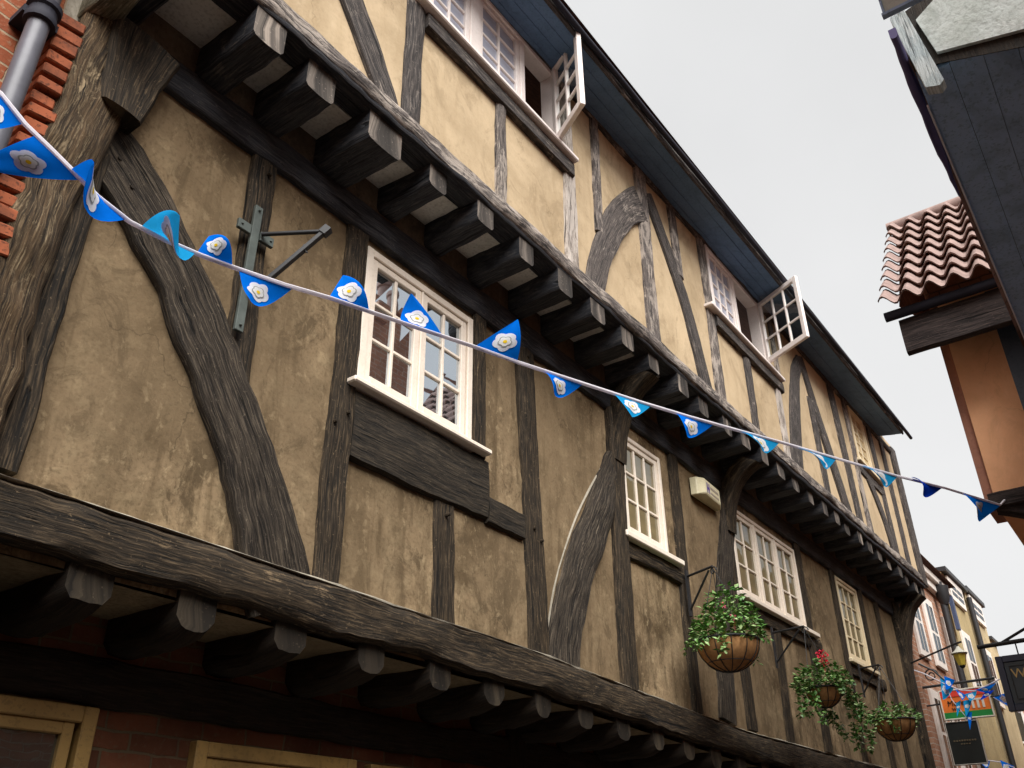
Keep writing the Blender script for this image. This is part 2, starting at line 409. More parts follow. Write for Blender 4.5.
BLACK = plain('black_ironwork', (.022, .022, .024), .5, .4)
GUTTER = plain('gutter_black', (.022, .022, .032), .75, .2)
LEADW = plain('lead_edge_pale', (.72, .74, .82), .6, .3)
G_SKY = glass_pane('pane_sky_reflection', (.03, .033, .036), .58, .004)
G_PALE = glass_pane('pane_pale', (.44, .45, .53), .25)  # pale body colour under a weak reflection
G_DIM = glass_pane('pane_curtained', (.20, .16, .085), .16)
G_DRK = glass_pane('pane_dark', (.03, .03, .028), .25)
G_OCH = glass_pane('pane_ochre_blind', (.55, .42, .24), .12)
G_CLR = clear_glass('pane_clear')
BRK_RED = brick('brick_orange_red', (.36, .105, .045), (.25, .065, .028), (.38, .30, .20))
BRK_DK = brick('brick_ground_shaded', (.15, .056, .028), (.085, .034, .018), (.11, .085, .05))  # shade below the lower jetty is put into this dark brick colour
BRK_FAR = brick('brick_far_red', (.46, .24, .15), (.36, .17, .10), (.52, .45, .38))
BRK_END = brick('brick_far_orange', (.58, .27, .15), (.50, .21, .11), (.60, .50, .38))
DARKROOM = plain('room_dark', (.035, .04, .04), .9, .1)

# ------------------------------------------------------------------ ground
def sheet(name, a, b, z, M):
    mb = MB(); mb.quad([(a[0], a[1], z), (b[0], a[1], z), (b[0], b[1], z), (a[0], b[1], z)])
    o = mb.build(name, M); o['kind'] = 'structure'; return o
GR = plain('ground_earth', (.16, .14, .12), .95, .1, var=.3, vs=3)
COB = brick('street_cobbles', (.22, .20, .18), (.18, .165, .15), (.11, .10, .09), .16, .11)
FLAG = brick('pavement_flagstones', (.25, .23, .20), (.21, .195, .17), (.12, .11, .10), .6, .45)
sheet('ground', (-300, -300), (300, 300), 0, GR)
sheet('street', (-12, 0.35), (40, 2.6), .004, COB)
for nm, y0, y1 in (('pavement', 2.6, 3.46), ('pavement', -.47, .35)):
    mb = MB(); mb.box((-12, y0, .002), (40, y1, .12), world_uv=True); o = mb.build(nm, FLAG); o['kind'] = 'structure'

# ------------------------------------------------------------------ wall with openings
def wall_y(name, x0, x1, z0, z1, y, holes, M, parent, step=.12, wob=.006, thick=.09, seed=1):
    """plastered wall facing the street (-Y) at y, with rectangular openings whose reveals are closed"""
    rnd = random.Random(seed)
    def cuts(a, b, extra):
        c = sorted({round(v, 4) for v in [a, b] + extra if a <= v <= b}); out = []
        for i in range(len(c) - 1):
            k = max(1, int((c[i + 1] - c[i]) / step))
            out += [c[i] + (c[i + 1] - c[i]) * j / k for j in range(k)]
        return out + [c[-1]]
    xs = cuts(x0, x1, [h[0] for h in holes] + [h[1] for h in holes]); zs = cuts(z0, z1, [h[2] for h in holes] + [h[3] for h in holes])
    mb = MB(); idx = {}
    ph = [rnd.uniform(0, 6) for _ in range(6)]
    for i, x in enumerate(xs):
        for j, z in enumerate(zs):
            w = math.sin(x * 2.1 + ph[0] + math.sin(z * 1.7 + ph[1])) + .7 * math.sin(z * 3.1 + ph[2] + x) + .6 * math.sin(x * 5.3 + z * 4.1 + ph[3]) + rnd.uniform(-.5, .5)
            idx[i, j] = len(mb.v); mb.v.append(Vector((x, y + w * wob * .5, z)))
    for i in range(len(xs) - 1):
        for j in range(len(zs) - 1):
            cx, cz = (xs[i] + xs[i + 1]) / 2, (zs[j] + zs[j + 1]) / 2
            if any(h[0] < cx < h[1] and h[2] < cz < h[3] for h in holes): continue
            q = [idx[i, j], idx[i + 1, j], idx[i + 1, j + 1], idx[i, j + 1]]
            mb.face(q, [(mb.v[k].x, mb.v[k].z) for k in q])
    for (a, b, c, d) in holes:
        a -= .0; t = y + thick
        for P in ([(a, y, c), (a, t, c), (a, t, d), (a, y, d)], [(b, y, c), (b, y, d), (b, t, d), (b, t, c)],
                  [(a, y, c), (b, y, c), (b, t, c), (a, t, c)], [(a, y, d), (a, t, d), (b, t, d), (b, y, d)]): mb.quad(P)
    return mb.build(name, M, parent, smooth=40)

# ------------------------------------------------------------------ windows
EX, EY, EZ = Vector((1, 0, 0)), Vector((0, 1, 0)), Vector((0, 0, 1))
def sash(mb, gb, o, ex, ey, w, h, cols, rows, fw=.045, bw=.022, th=.04, glass_d=.022):
    """glazed sash in a local frame: origin at its bottom hinge corner, ex along it, ey inwards"""
    o = Vector(o); ex = Vector(ex).normalized(); ey = Vector(ey).normalized()
    B = lambda a, b: mb.obox(o, ex, ey, EZ, a, b)
    B((0, 0, 0), (fw, th, h)); B((w - fw, 0, 0), (w, th, h))
    B((fw, .001, 0), (w - fw, th - .001, fw * 1.2)); B((fw, .001, h - fw), (w - fw, th - .001, h))
    for c in range(1, cols):
        x = fw + (w - 2 * fw) * c / cols; B((x - bw / 2, .006, fw * 1.2), (x + bw / 2, th - .006, h - fw))
    for r_ in range(1, rows):
        z = fw * 1.2 + (h - 2.2 * fw) * r_ / rows
        for c in range(cols):
            xa = fw + (w - 2 * fw) * c / cols + (bw / 2 if c else 0); xb = fw + (w - 2 * fw) * (c + 1) / cols - (bw / 2 if c < cols - 1 else 0)
            B((xa, .009, z - bw / 2), (xb, th - .009, z + bw / 2))
    for c in range(cols):
        for r_ in range(rows):
            xa = fw + (w - 2 * fw) * c / cols; xb = fw + (w - 2 * fw) * (c + 1) / cols
            za = fw * 1.2 + (h - 2.2 * fw) * r_ / rows; zb = fw * 1.2 + (h - 2.2 * fw) * (r_ + 1) / rows
            tl = [random.uniform(-.0025, .0025) for _ in range(4)]                # each little pane sits slightly askew
            gb.quad([o + ex * xa + ey * (glass_d + tl[0]) + EZ * za, o + ex * xb + ey * (glass_d + tl[1]) + EZ * za,
                     o + ex * xb + ey * (glass_d + tl[2]) + EZ * zb, o + ex * xa + ey * (glass_d + tl[3]) + EZ * zb])

def window(house, x0, x1, z0, z1, y, lights, M, G, fr=.05, proud=.025, sill=(.08, .10, .05), label=None, deep=.09):
    """frame + mullions; lights = list of (xa, xb, cols, rows) or (xa, xb, None) for an open light"""
    f = MB(); yf = y - proud
    f.box((x0, yf, z0), (x0 + fr, y + deep, z1)); f.box((x1 - fr, yf, z0), (x1, y + deep, z1))
    f.box((x0 + fr, yf + .002, z1 - fr), (x1 - fr, y + deep, z1)); f.box((x0 + fr, yf + .002, z0), (x1 - fr, y + deep, z0 + fr * .8))
    for i in range(len(lights) - 1):
        a, b = lights[i][1], lights[i + 1][0]
        if b - a > .012: f.box((a, yf + .004, z0 + fr * .8), (b, y + deep - .01, z1 - fr))
    w = f.build('window', M, house, bevel=.005)
    if label: w['label'] = label
    for L in lights:
        if L[2] is None: continue
        s = MB(); gb = MB()
        sash(s, gb, (L[0], yf + .014, z0 + fr * .8), EX, EY, L[1] - L[0], z1 - fr - z0 - fr * .8, L[2], L[3])
        s.build('sash', M, w, bevel=.004); gb.build('pane', G, w)
    if sill:
        s = MB(); s.box((x0 - sill[1] * .6, y - sill[0], z0 - sill[2]), (x1 + sill[1], y + .02, z0 - .002)); s.build('sill', M, w, bevel=.008)
    return w

# ================================================================== the timber-framed house
yA, yB = 3.0, 2.57
house = thing('timber_framed_house', (1.0, yA, 0), 'long jettied timber framed house with tan plaster panels and casement windows', 'house')
sag = lambda x: 2.83 + (-.012 * (x - 1) if x < 4.3 else -.04 - .040 * (x - 4.3) if x < 7.3 else -.16 + .006 * (x - 7.3))   # old sill beam has sunk in the middle
eav = lambda x: 7.10 + max(0, x - 3.5) * .027
wins_low = [(2.75, 3.71, 3.90, 4.80), (5.57, 6.25, 3.88, 4.74), (7.67, 9.40, 3.90, 4.78), (10.81, 11.63, 3.84, 4.84)]
wins_up = [(2.64, 4.16, 6.40, 7.17), (6.88, 8.24, 6.40, 7.24), (11.50, 12.16, 6.48, 7.36)]
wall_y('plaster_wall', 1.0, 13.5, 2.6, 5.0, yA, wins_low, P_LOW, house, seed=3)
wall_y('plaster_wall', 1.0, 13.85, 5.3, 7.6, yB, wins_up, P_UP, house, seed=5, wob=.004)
# hidden shell: back, ends, floors
mb = MB()
mb.box((1.0, 3.14, 2.62), (13.5, 3.16, 2.75)); mb.box((1.0, 6.0, 0), (13.8, 6.2, 7.6)); mb.box((.98, 3.2, 0), (1.0, 6.0, 7.6))
mb.box((13.5, 3.05, 0), (13.6, 6.0, 5.2)); mb.box((13.7, 2.6, 5.3), (13.82, 6.0, 7.6))
mb.box((1.0, 3.1, 2.63), (13.5, 6.0, 2.75)); mb.box((1.0, 3.1, 5.25), (13.7, 6.0, 5.38))
mb.build('wall', DARKROOM, house)
mb = MB(); mb.box((1.02, 3.6, 5.4), (13.7, 3.62, 7.6)); mb.box((1.02, 3.9, 2.8), (13.5, 3.92, 5.2)); mb.build('room_partition', DARKROOM, house)

def low(name, pts, w, M=W_LOW, front=.03, depth=.08, **kw):
    mb = MB(); mb.timber([(x, yA - front, z) for x, z in pts], w, (0, -1, 0), depth, **kw); return mb.build(name, M, house, smooth=42)
def up(name, pts, w, M=W_UP, front=.025, depth=.07, **kw):
    mb = MB(); mb.timber([(x, yB - front, z) for x, z in pts], w, (0, -1, 0), depth, **kw); return mb.build(name, M, house, smooth=42)

# --- first floor frame
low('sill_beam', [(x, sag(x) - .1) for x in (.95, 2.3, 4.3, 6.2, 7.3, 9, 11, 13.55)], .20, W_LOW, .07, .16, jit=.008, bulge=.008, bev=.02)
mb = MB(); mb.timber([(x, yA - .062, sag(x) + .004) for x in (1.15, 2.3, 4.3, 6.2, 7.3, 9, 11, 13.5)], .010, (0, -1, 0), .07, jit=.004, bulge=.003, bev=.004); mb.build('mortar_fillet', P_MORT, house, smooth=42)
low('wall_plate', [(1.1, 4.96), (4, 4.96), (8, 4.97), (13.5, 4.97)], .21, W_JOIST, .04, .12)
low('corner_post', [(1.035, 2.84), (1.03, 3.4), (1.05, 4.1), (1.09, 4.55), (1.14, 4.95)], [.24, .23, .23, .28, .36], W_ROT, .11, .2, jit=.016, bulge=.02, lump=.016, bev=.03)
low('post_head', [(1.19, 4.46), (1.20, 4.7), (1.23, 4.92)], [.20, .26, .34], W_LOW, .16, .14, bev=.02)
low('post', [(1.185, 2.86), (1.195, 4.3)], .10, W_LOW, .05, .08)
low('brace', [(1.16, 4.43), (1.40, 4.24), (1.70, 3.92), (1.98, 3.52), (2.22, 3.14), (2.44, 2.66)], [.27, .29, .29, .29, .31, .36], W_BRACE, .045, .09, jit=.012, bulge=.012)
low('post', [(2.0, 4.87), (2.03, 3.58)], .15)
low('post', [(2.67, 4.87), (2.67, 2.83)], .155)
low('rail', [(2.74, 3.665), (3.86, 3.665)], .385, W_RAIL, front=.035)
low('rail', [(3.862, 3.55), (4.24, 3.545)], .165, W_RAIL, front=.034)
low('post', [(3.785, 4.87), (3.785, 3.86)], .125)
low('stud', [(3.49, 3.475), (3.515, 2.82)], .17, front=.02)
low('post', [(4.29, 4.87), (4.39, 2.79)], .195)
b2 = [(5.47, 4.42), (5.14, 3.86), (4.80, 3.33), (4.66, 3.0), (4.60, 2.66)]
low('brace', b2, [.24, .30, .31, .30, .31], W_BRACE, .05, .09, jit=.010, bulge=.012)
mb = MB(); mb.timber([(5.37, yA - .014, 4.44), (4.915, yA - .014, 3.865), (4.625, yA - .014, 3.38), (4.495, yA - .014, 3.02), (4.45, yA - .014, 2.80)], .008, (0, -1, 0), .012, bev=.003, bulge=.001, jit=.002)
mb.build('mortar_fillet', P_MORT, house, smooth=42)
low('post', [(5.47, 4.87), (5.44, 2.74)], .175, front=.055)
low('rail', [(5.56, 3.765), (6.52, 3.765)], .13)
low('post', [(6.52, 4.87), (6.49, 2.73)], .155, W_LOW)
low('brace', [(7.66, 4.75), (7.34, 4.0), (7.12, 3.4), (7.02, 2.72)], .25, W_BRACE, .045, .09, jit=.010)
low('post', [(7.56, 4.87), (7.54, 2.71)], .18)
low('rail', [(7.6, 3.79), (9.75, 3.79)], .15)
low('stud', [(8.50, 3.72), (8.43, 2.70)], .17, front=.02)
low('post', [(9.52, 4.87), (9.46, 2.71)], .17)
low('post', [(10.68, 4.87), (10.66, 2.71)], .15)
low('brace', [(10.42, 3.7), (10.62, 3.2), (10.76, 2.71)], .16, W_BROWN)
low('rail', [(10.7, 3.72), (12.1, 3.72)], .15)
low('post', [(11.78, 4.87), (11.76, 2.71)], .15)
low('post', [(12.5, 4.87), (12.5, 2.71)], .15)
low('corner_post', [(13.40, 5.05), (13.42, 4.0), (13.44, 2.6)], .24, front=.09, depth=.2)
for k_, (x, z) in enumerate(((2.62, 3.62), (2.70, 3.70), (3.50, 3.40), (4.33, 3.56), (4.41, 3.50), (5.45, 4.3), (5.50, 4.2), (6.50, 3.77), (7.62, 3.8), (2.02, 4.78), (4.30, 4.80), (2.30, 2.95), (2.40, 3.02), (1.28, 4.32), (1.36, 4.22))):
    mb = MB(); mb.tube([(x, yA - .02, z), (x + .001, yA - .050, z + .001)], [.012, .009], 7); mb.build('peg', W_LOW, house)
# curved knees carrying the jetty
def knee(x, z0=4.25, y0=2.93, y1=2.58, z1=5.06, w=.17, M=W_LOW):
    mb = MB(); c = []
    for k in range(9):
        t = k / 8 * math.pi / 2
        c.append((x, y0 - (y0 - y1) * (1 - math.cos(t)), z0 + (z1 - z0) * math.sin(t)))
    mb.timber(c, w, (0, -.85, -.5), .16, step=.05); mb.build('jetty_knee', M, house, smooth=42)
knee(5.49, 4.42); knee(7.58, 4.45)
knee(13.46, 3.55, 2.95, 2.53, 5.08, .26, W_LOW)
# --- upper jetty: joists, ceiling between them, bressummer
JX = [(.98, 1.20), (1.53, 1.70), (1.87, 2.06), (2.29, 2.54), (2.78, 2.94), (3.20, 3.36), (3.64, 3.79)]
x = 4.08
while x < 13.6: JX.append((x, x + random.uniform(.16, .19))); x += random.uniform(.41, .46)
for i, (a, b) in enumerate(JX):
    d = .20 if i < 4 else .175
    zt = 5.245 + max(0, a - 6) * .005
    mb = MB(); mb.timber([((a + b) / 2, 3.12, zt - d), ((a + b) / 2 + random.uniform(-.012, .012), 2.555 + random.uniform(-.012, .025), zt - d + random.uniform(0, .018))], b - a, (0, 0, -1), .02 - 0 + d - .025, jit=.006, bulge=.004, bev=.02, cap=1, step=.06)
    mb.build('joist', [W_JOIST, W_END], house, smooth=42)
mb = MB(); mb.box((1.0, 2.70, 5.24), (13.75, 2.97, 5.256)); mb.build('jetty_ceiling', P_CEIL, house)
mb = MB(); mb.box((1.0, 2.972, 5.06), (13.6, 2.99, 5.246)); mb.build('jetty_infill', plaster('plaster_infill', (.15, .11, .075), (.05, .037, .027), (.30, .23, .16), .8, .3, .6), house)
mb = MB(); mb.timber([(.98, 2.615, 5.236), (7, 2.615, 5.236), (13.7, 2.615, 5.262)], .17, (0, 0, -1), .03, jit=.006, bulge=.004); mb.build('bressummer_soffit', W_JOIST, house, smooth=42)
mb = MB(); mb.timber([(x, yB - .05, 5.318 + max(0, x - 6) * .008) for x in (.96, 3, 5, 7, 9, 11, 13.9)], .125, (0, -1, 0), .14, jit=.007, bulge=.008, bev=.015); mb.build('bressummer', W_UP, house, smooth=42)
mb = MB(); mb.timber([(1.02, 3.0, 4.90), (1.02, 2.42, 4.93)], .12, (0, 0, -1), .3, jit=.008); mb.build('jetty_end_board', wood('timber_green', (.06, .06, .04), (.16, .15, .10), (.36, .33, .24), .45), house, smooth=42)
# --- lower jetty
x = 1.10; k = 0
while x < 13.4:
    w = random.uniform(.17, .22)
    mb = MB(); z = sag(x) - .215 - max(0, 1.3 - x) * .0
    mb.timber([(x, 3.46, z - .15), (x, 3.06, z - .15), (x + random.uniform(-.01, .01), 2.975, z - .105)], [w, w, w * .9], (0, 0, -1), .15, jit=.008, bulge=.01, bev=.035, cap=1, step=.05)
    mb.build('joist', [W_GRND, W_RAIL], house, smooth=60); x += random.uniform(.44, .49); k += 1  # lower joists coloured darker than the upper ones, for shade
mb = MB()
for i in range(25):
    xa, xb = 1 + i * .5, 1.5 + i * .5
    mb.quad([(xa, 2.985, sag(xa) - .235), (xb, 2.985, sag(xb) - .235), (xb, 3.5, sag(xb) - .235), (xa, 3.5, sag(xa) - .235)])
mb.build('jetty_ceiling', plaster('plaster_ceiling_shaded', (.25, .195, .12), (.09, .07, .04), (.33, .27, .18), .7, .0, .3), house)  # darker copy of the ceiling plaster, jetty shade in its colour
# --- ground floor shop front
gy = 3.44
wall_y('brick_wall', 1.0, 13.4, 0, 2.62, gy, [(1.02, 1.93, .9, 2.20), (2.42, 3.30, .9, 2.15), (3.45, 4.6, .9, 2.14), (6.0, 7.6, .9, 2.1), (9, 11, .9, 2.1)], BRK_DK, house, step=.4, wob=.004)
mb = MB(); mb.timber([(1.0, gy - .03, 2.35), (13.4, gy - .03, 2.24)], .17, (0, -1, 0), .06); mb.build('lintel', W_GRND, house, smooth=42)
for x in (2.18, 4.75, 7.75, 8.85, 11.2):
    if x > 3: 
        mb = MB(); mb.timber([(x, gy - .04, .1), (x, gy - .04, 2.5)], .18, (0, -1, 0), .1); mb.build('post', W_GRND, house, smooth=42)
window(house, 1.04, 1.96, .92, 2.24, gy, [(1.10, 1.88, 1, 1)], WINY, G_DRK, .06, .05, label='ochre framed shop window under the jetty')
window(house, 2.42, 3.36, .92, 2.17, gy, [(2.48, 3.30, 1, 1)], WINY, G_DRK, .06, .05)
window(house, 3.46, 4.62, .92, 2.16, gy, [(3.52, 4.56, 2, 1)], WINY, G_DRK, .06, .05)
window(house, 6.0, 7.6, .92, 2.1, gy, [(6.06, 7.54, 3, 1)], WINY, G_DRK, .06, .05)
window(house, 9, 11, .92, 2.1, gy, [(9.06, 10.94, 3, 1)], WINY, G_DRK, .06, .05)
# --- first floor windows
window(house, 2.75, 3.71, 3.90, 4.80, yA, [(2.805, 3.222, 2, 3), (3.238, 3.655, 2, 3)], WIN, G_SKY, sill=(.09, .12, .035), label='cream casement pair reflecting sky and chimneys')
window(house, 5.57, 6.25, 3.88, 4.74, yA, [(5.61, 6.21, 3, 3)], WIN, G_DIM, .04, sill=(.08, .16, .05), label='narrow cream window of nine panes')
window(house, 7.67, 9.40, 3.90, 4.78, yA, [(7.71, 8.25, 2, 3), (8.29, 8.80, 2, 3), (8.84, 9.36, 2, 3)], WIN, G_DIM, .04, sill=(.08, .22, .05), label='wide cream window of three lights')
window(house, 10.81, 11.63, 3.84, 4.84, yA, [(10.85, 11.59, 3, 4)], WINF, G_DIM, .04, sill=(.07, .18, .05))
# --- upper frame
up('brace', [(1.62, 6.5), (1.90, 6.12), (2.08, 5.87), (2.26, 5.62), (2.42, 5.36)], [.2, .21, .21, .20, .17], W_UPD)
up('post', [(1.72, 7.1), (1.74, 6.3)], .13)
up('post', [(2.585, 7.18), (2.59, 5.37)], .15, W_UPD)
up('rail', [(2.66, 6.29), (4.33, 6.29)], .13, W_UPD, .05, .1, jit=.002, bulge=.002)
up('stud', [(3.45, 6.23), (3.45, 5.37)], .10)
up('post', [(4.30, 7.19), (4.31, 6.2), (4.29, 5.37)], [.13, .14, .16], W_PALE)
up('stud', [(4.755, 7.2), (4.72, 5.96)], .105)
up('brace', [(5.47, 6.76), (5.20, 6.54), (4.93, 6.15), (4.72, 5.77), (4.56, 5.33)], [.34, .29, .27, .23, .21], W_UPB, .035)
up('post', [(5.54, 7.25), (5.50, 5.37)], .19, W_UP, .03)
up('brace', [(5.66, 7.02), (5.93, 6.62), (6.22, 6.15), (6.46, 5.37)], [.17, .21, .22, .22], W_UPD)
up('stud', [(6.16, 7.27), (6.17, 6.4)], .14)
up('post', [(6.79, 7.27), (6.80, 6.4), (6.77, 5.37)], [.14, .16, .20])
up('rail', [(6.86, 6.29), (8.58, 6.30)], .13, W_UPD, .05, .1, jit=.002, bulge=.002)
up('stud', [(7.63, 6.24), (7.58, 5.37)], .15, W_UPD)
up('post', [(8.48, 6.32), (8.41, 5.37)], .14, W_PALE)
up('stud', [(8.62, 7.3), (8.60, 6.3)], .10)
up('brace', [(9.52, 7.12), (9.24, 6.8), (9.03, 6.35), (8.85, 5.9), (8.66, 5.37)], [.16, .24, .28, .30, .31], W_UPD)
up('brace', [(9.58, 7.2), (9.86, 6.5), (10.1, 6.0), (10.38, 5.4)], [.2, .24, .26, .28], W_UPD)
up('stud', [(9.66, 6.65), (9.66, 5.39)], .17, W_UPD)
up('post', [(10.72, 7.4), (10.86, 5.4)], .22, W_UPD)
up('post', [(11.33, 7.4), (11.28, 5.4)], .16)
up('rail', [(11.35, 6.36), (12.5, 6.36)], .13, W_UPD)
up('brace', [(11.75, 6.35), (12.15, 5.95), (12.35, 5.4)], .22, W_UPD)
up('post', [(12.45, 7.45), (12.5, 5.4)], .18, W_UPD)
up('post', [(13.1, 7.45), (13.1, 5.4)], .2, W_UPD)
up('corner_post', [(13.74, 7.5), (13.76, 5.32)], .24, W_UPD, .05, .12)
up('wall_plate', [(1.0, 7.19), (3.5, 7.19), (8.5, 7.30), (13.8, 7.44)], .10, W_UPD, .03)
# --- upper windows, two casements standing open
wA = window(house, 2.64, 4.16, 6.40, 7.17, yB, [(2.69, 3.10, 2, 4), (3.20, 3.68, 2, 4), (3.735, 4.11, None)], WINP, G_PALE, .05, .03, sill=(.09, .18, .04), label='upper window with its right casement thrown open')
wB = window(house, 6.88, 8.24, 6.40, 7.24, yB, [(6.93, 7.50, 3, 4), (7.56, 8.19, None)], WINP, G_PALE, .05, .03, sill=(.09, .32, .04))
wC = window(house, 11.50, 12.16, 6.48, 7.36, yB, [(11.54, 12.12, 2, 5)], WINF, G_OCH, .04, .02, sill=(.07, .3, .045), label='small ochre window near the far end')
for w_, hinge, free, z0, h, c_, r_ in ((wA, (4.14, 2.535), (3.92, 2.16), 6.40, .80, 2, 4), (wB, (8.25, 2.535), (7.97, 1.985), 6.45, .77, 3, 3)):
    s = MB(); gb = MB(); ex = Vector((free[0] - hinge[0], free[1] - hinge[1], 0)); L = ex.length; ex.normalize(); ey = Vector((ex.y, -ex.x, 0))
    sash(s, gb, (hinge[0], hinge[1], z0), ex, ey, L, h, c_, r_, .05, .022)
    so_ = s.build('sash', WINP, w_, bevel=.004); so_['label'] = 'casement swung open over the street'; gb.build('pane', G_CLR, w_)
# --- eaves, gutter, roof
mb = MB(); n = 24
xs = [1.0 + (12.95 - 1.0) * i / n for i in range(n + 1)]
for k_ in range(4):                                 # four long boards, joints a little open, each sagging its own way
    ya, yb = 2.20 + k_ * .098, 2.20 + k_ * .098 + .095
    dz = [random.uniform(-.006, .006) for _ in xs]
    for i in range(n):
        a, b = xs[i], xs[i + 1]
        za, zb = eav(a) + (ya - 2.19) * .17 + dz[i], eav(b) + (ya - 2.19) * .17 + dz[i + 1]; q = .016
        mb.quad([(a, ya, za), (b, ya, zb), (b, yb, zb + q), (a, yb, za + q)]); mb.quad([(a, yb, za + q), (b, yb, zb + q), (b, yb, zb + .04), (a, yb, za + .04)]); mb.quad([(a, ya, za), (a, ya, za + .03), (b, ya, zb + .03), (b, ya, zb)])
mb.build('soffit', SOFF, house)
mb = MB(); mb.timber([(1.0, 2.185, eav(1) + .055), (3.5, 2.185, eav(3.5) + .055), (8, 2.185, eav(8) + .055), (12.97, 2.185, eav(12.97) + .055)], .13, (0, -1, 0), .02, jit=.004, bulge=.002); mb.build('fascia', W_UPD, house, smooth=42)
mb = MB(); mb.tube([(x, 2.155 + random.uniform(-.004, .004), eav(x) + .05 + random.uniform(-.008, .008)) for x in [1.0 + i * .5 for i in range(25)] + [13.32]], .024, 10); mb.build('gutter', GUTTER, house, smooth=50)
ROOF = brick('roof_tiles', (.26, .12, .08), (.2, .09, .06), (.08, .05, .04), .17, .11)
mb = MB(); mb.quad([(1, 2.16, eav(1) + .13), (13.3, 2.16, eav(13.3) + .13), (13.3, 5.2, 10.9), (1, 5.2, 10.6)]); mb.quad([(1, 5.2, 10.6), (13.9, 5.2, 10.9), (13.9, 8, 7), (1, 8, 7)])
mb.build('roof', ROOF, house)

# ================================================================== brick house to the left
bh = thing('brick_house', (0, 3.0, 0), 'orange brick house end with a dark drainpipe beside the eroded corner post', 'house')
mb = MB(); mb.box((-8, 2.97, 0), (.90, 3.2, 9), world_uv=True); mb.build('wall', BRK_RED, bh)
mb = MB()
for i in range(78):
    z = 2.2 + i * .072; o = random.uniform(-.016, .016); ti = .12 + random.uniform(-.05, .05)
    mb.obox((.918, 2.93 + o, z), Vector((1, 0, ti)).normalized(), EY, EZ, (-.05 + random.uniform(-.008, .006), -.04, random.uniform(0, .006)), (.05 + random.uniform(-.012, .012), .15, .058 + random.uniform(-.006, .006)))
    if z > 4.70: break
mb.build('brick_quoin', paint('quoin_brick', (.34, .10, .045), (.09, .035, .022), 1.0, .9, .2), bh, bevel=.006)
mb = MB(); mb.box((.865, 2.98, 1.9), (.985, 3.1, 8)); mb.build('quoin_mortar', P_MORT, bh)
mb = MB(); mb.tube([(.80, 2.86, 0.2), (.80, 2.86, 4.70)], .042, 14); mb.tube([(.80, 2.86, 4.69), (.80, 2.86, 9)], .045, 14)
pipe = mb.build('drainpipe', plain('pipe_grey', (.10, .10, .12), .45, .4, var=.4), bh, smooth=50)
mb = MB(); mb.lathe((.80, 2.86, 4.60), [(.043, 0), (.06, .005), (.062, .03), (.055, .045), (.055, .07), (.066, .08), (.066, .105), (.043, .11)], 16)
mb.box((.73, 2.86, 4.625), (.87, 2.97, 4.66)); mb.build('pipe_collar', GUTTER, pipe, smooth=40)

# ================================================================== houses on the right of the street
# near house: the underside of its eaves passes just over the camera
nh = thing('eaved_house', (4.3, -.45, 0), 'near house whose dark navy eaves underside leans over the street at top right', 'house')
mb = MB(); mb.box((3.0, -6, 0), (5.95, -.45, 4.499), world_uv=True); mb.build('wall', BRK_FAR, nh)
ze = 4.5
XE = 3.0                                            # end wall of its jettied storey, facing back towards the camera
mb = MB(); mb.box((XE, -6, ze), (5.95, .118, 4.61)); mb.build('jetty_storey', W_GRND, nh)
mb = MB()
for k_ in range(5):
    y0_ = .117 - k_ * .118; dz = random.uniform(-.006, .004); mb.box((XE + .01 + random.uniform(0, .012), y0_ - .114, ze - .025 + dz), (5.95, y0_ + .002, ze - .001))
mb.build('soffit', NAVY, nh)
def endpoly(px, M, name, t=.02, x=XE, Mx=None):
    P = [onX(p, x) for p in px]; n_ = len(P); q = MB()
    q.quad([p - EX * t for p in P][::-1], [(p.z + .35 * p.y, p.y) for p in P][::-1])
    for i in range(n_):
        a_, b_ = P[i], P[(i + 1) % n_]; q.quad([a_, b_, b_ - EX * t, a_ - EX * t])
    return q.build(name, M, nh)
endpoly([(895, 20), (960, -30), (1060, -40), (1060, 40), (938, 64), (915, 72)], W_GRND, 'end_gable', .004)
PALEG = plaster('plaster_pale_grey', (.66, .71, .69), (.38, .42, .38), (.80, .82, .81), .8, .0, .6)
endpoly([(917, 23), (938, 55), (1060, 23), (1060, -30), (955, -20)], PALEG, 'end_panel')
endpoly([(893, 27), (899, 17), (906, 16), (947, 87), (943, 93), (929, 95)], wood('board_pale', (.30, .35, .36), (.48, .55, .56), (.66, .72, .72), .5), 'end_board', .05)
mb = MB(); mb.box((XE + .04, .119, ze - .015), (5.95, .126, ze + .11)); mb.build('fascia', NAVY, nh)
mb = MB(); mb.box((3.20, .1265, ze - .032), (5.95, .1335, ze - .018)); mb.build('lead_edge', LEADW, nh)
mb = MB(); mb.timber([(2.80, .146, ze + .02), (3.3, .150, ze + .02), (3.6, .156, ze + .02), (3.95, .152, ze + .02)], [.032, .036, .034, .012], (0, 0, -1), .05, jit=.004, bulge=.003, bev=.008)
mb.build('drip_ledge', plain('ledge_violet_black', (.09, .075, .17), .7, .2), nh, smooth=42)
mb = MB(); mb.quad([(XE, .16, 4.62), (5.95, .16, 4.62), (5.95, -3, 7.4), (XE, -3, 7.4)]); mb.quad([(XE, .1, 4.62), (XE, -3, 7.4), (XE, -6, 4.62)]); mb.quad([(5.95, .1, 4.62), (5.95, -6, 4.62), (5.95, -3, 7.4)]); mb.build('roof', ROOF, nh)
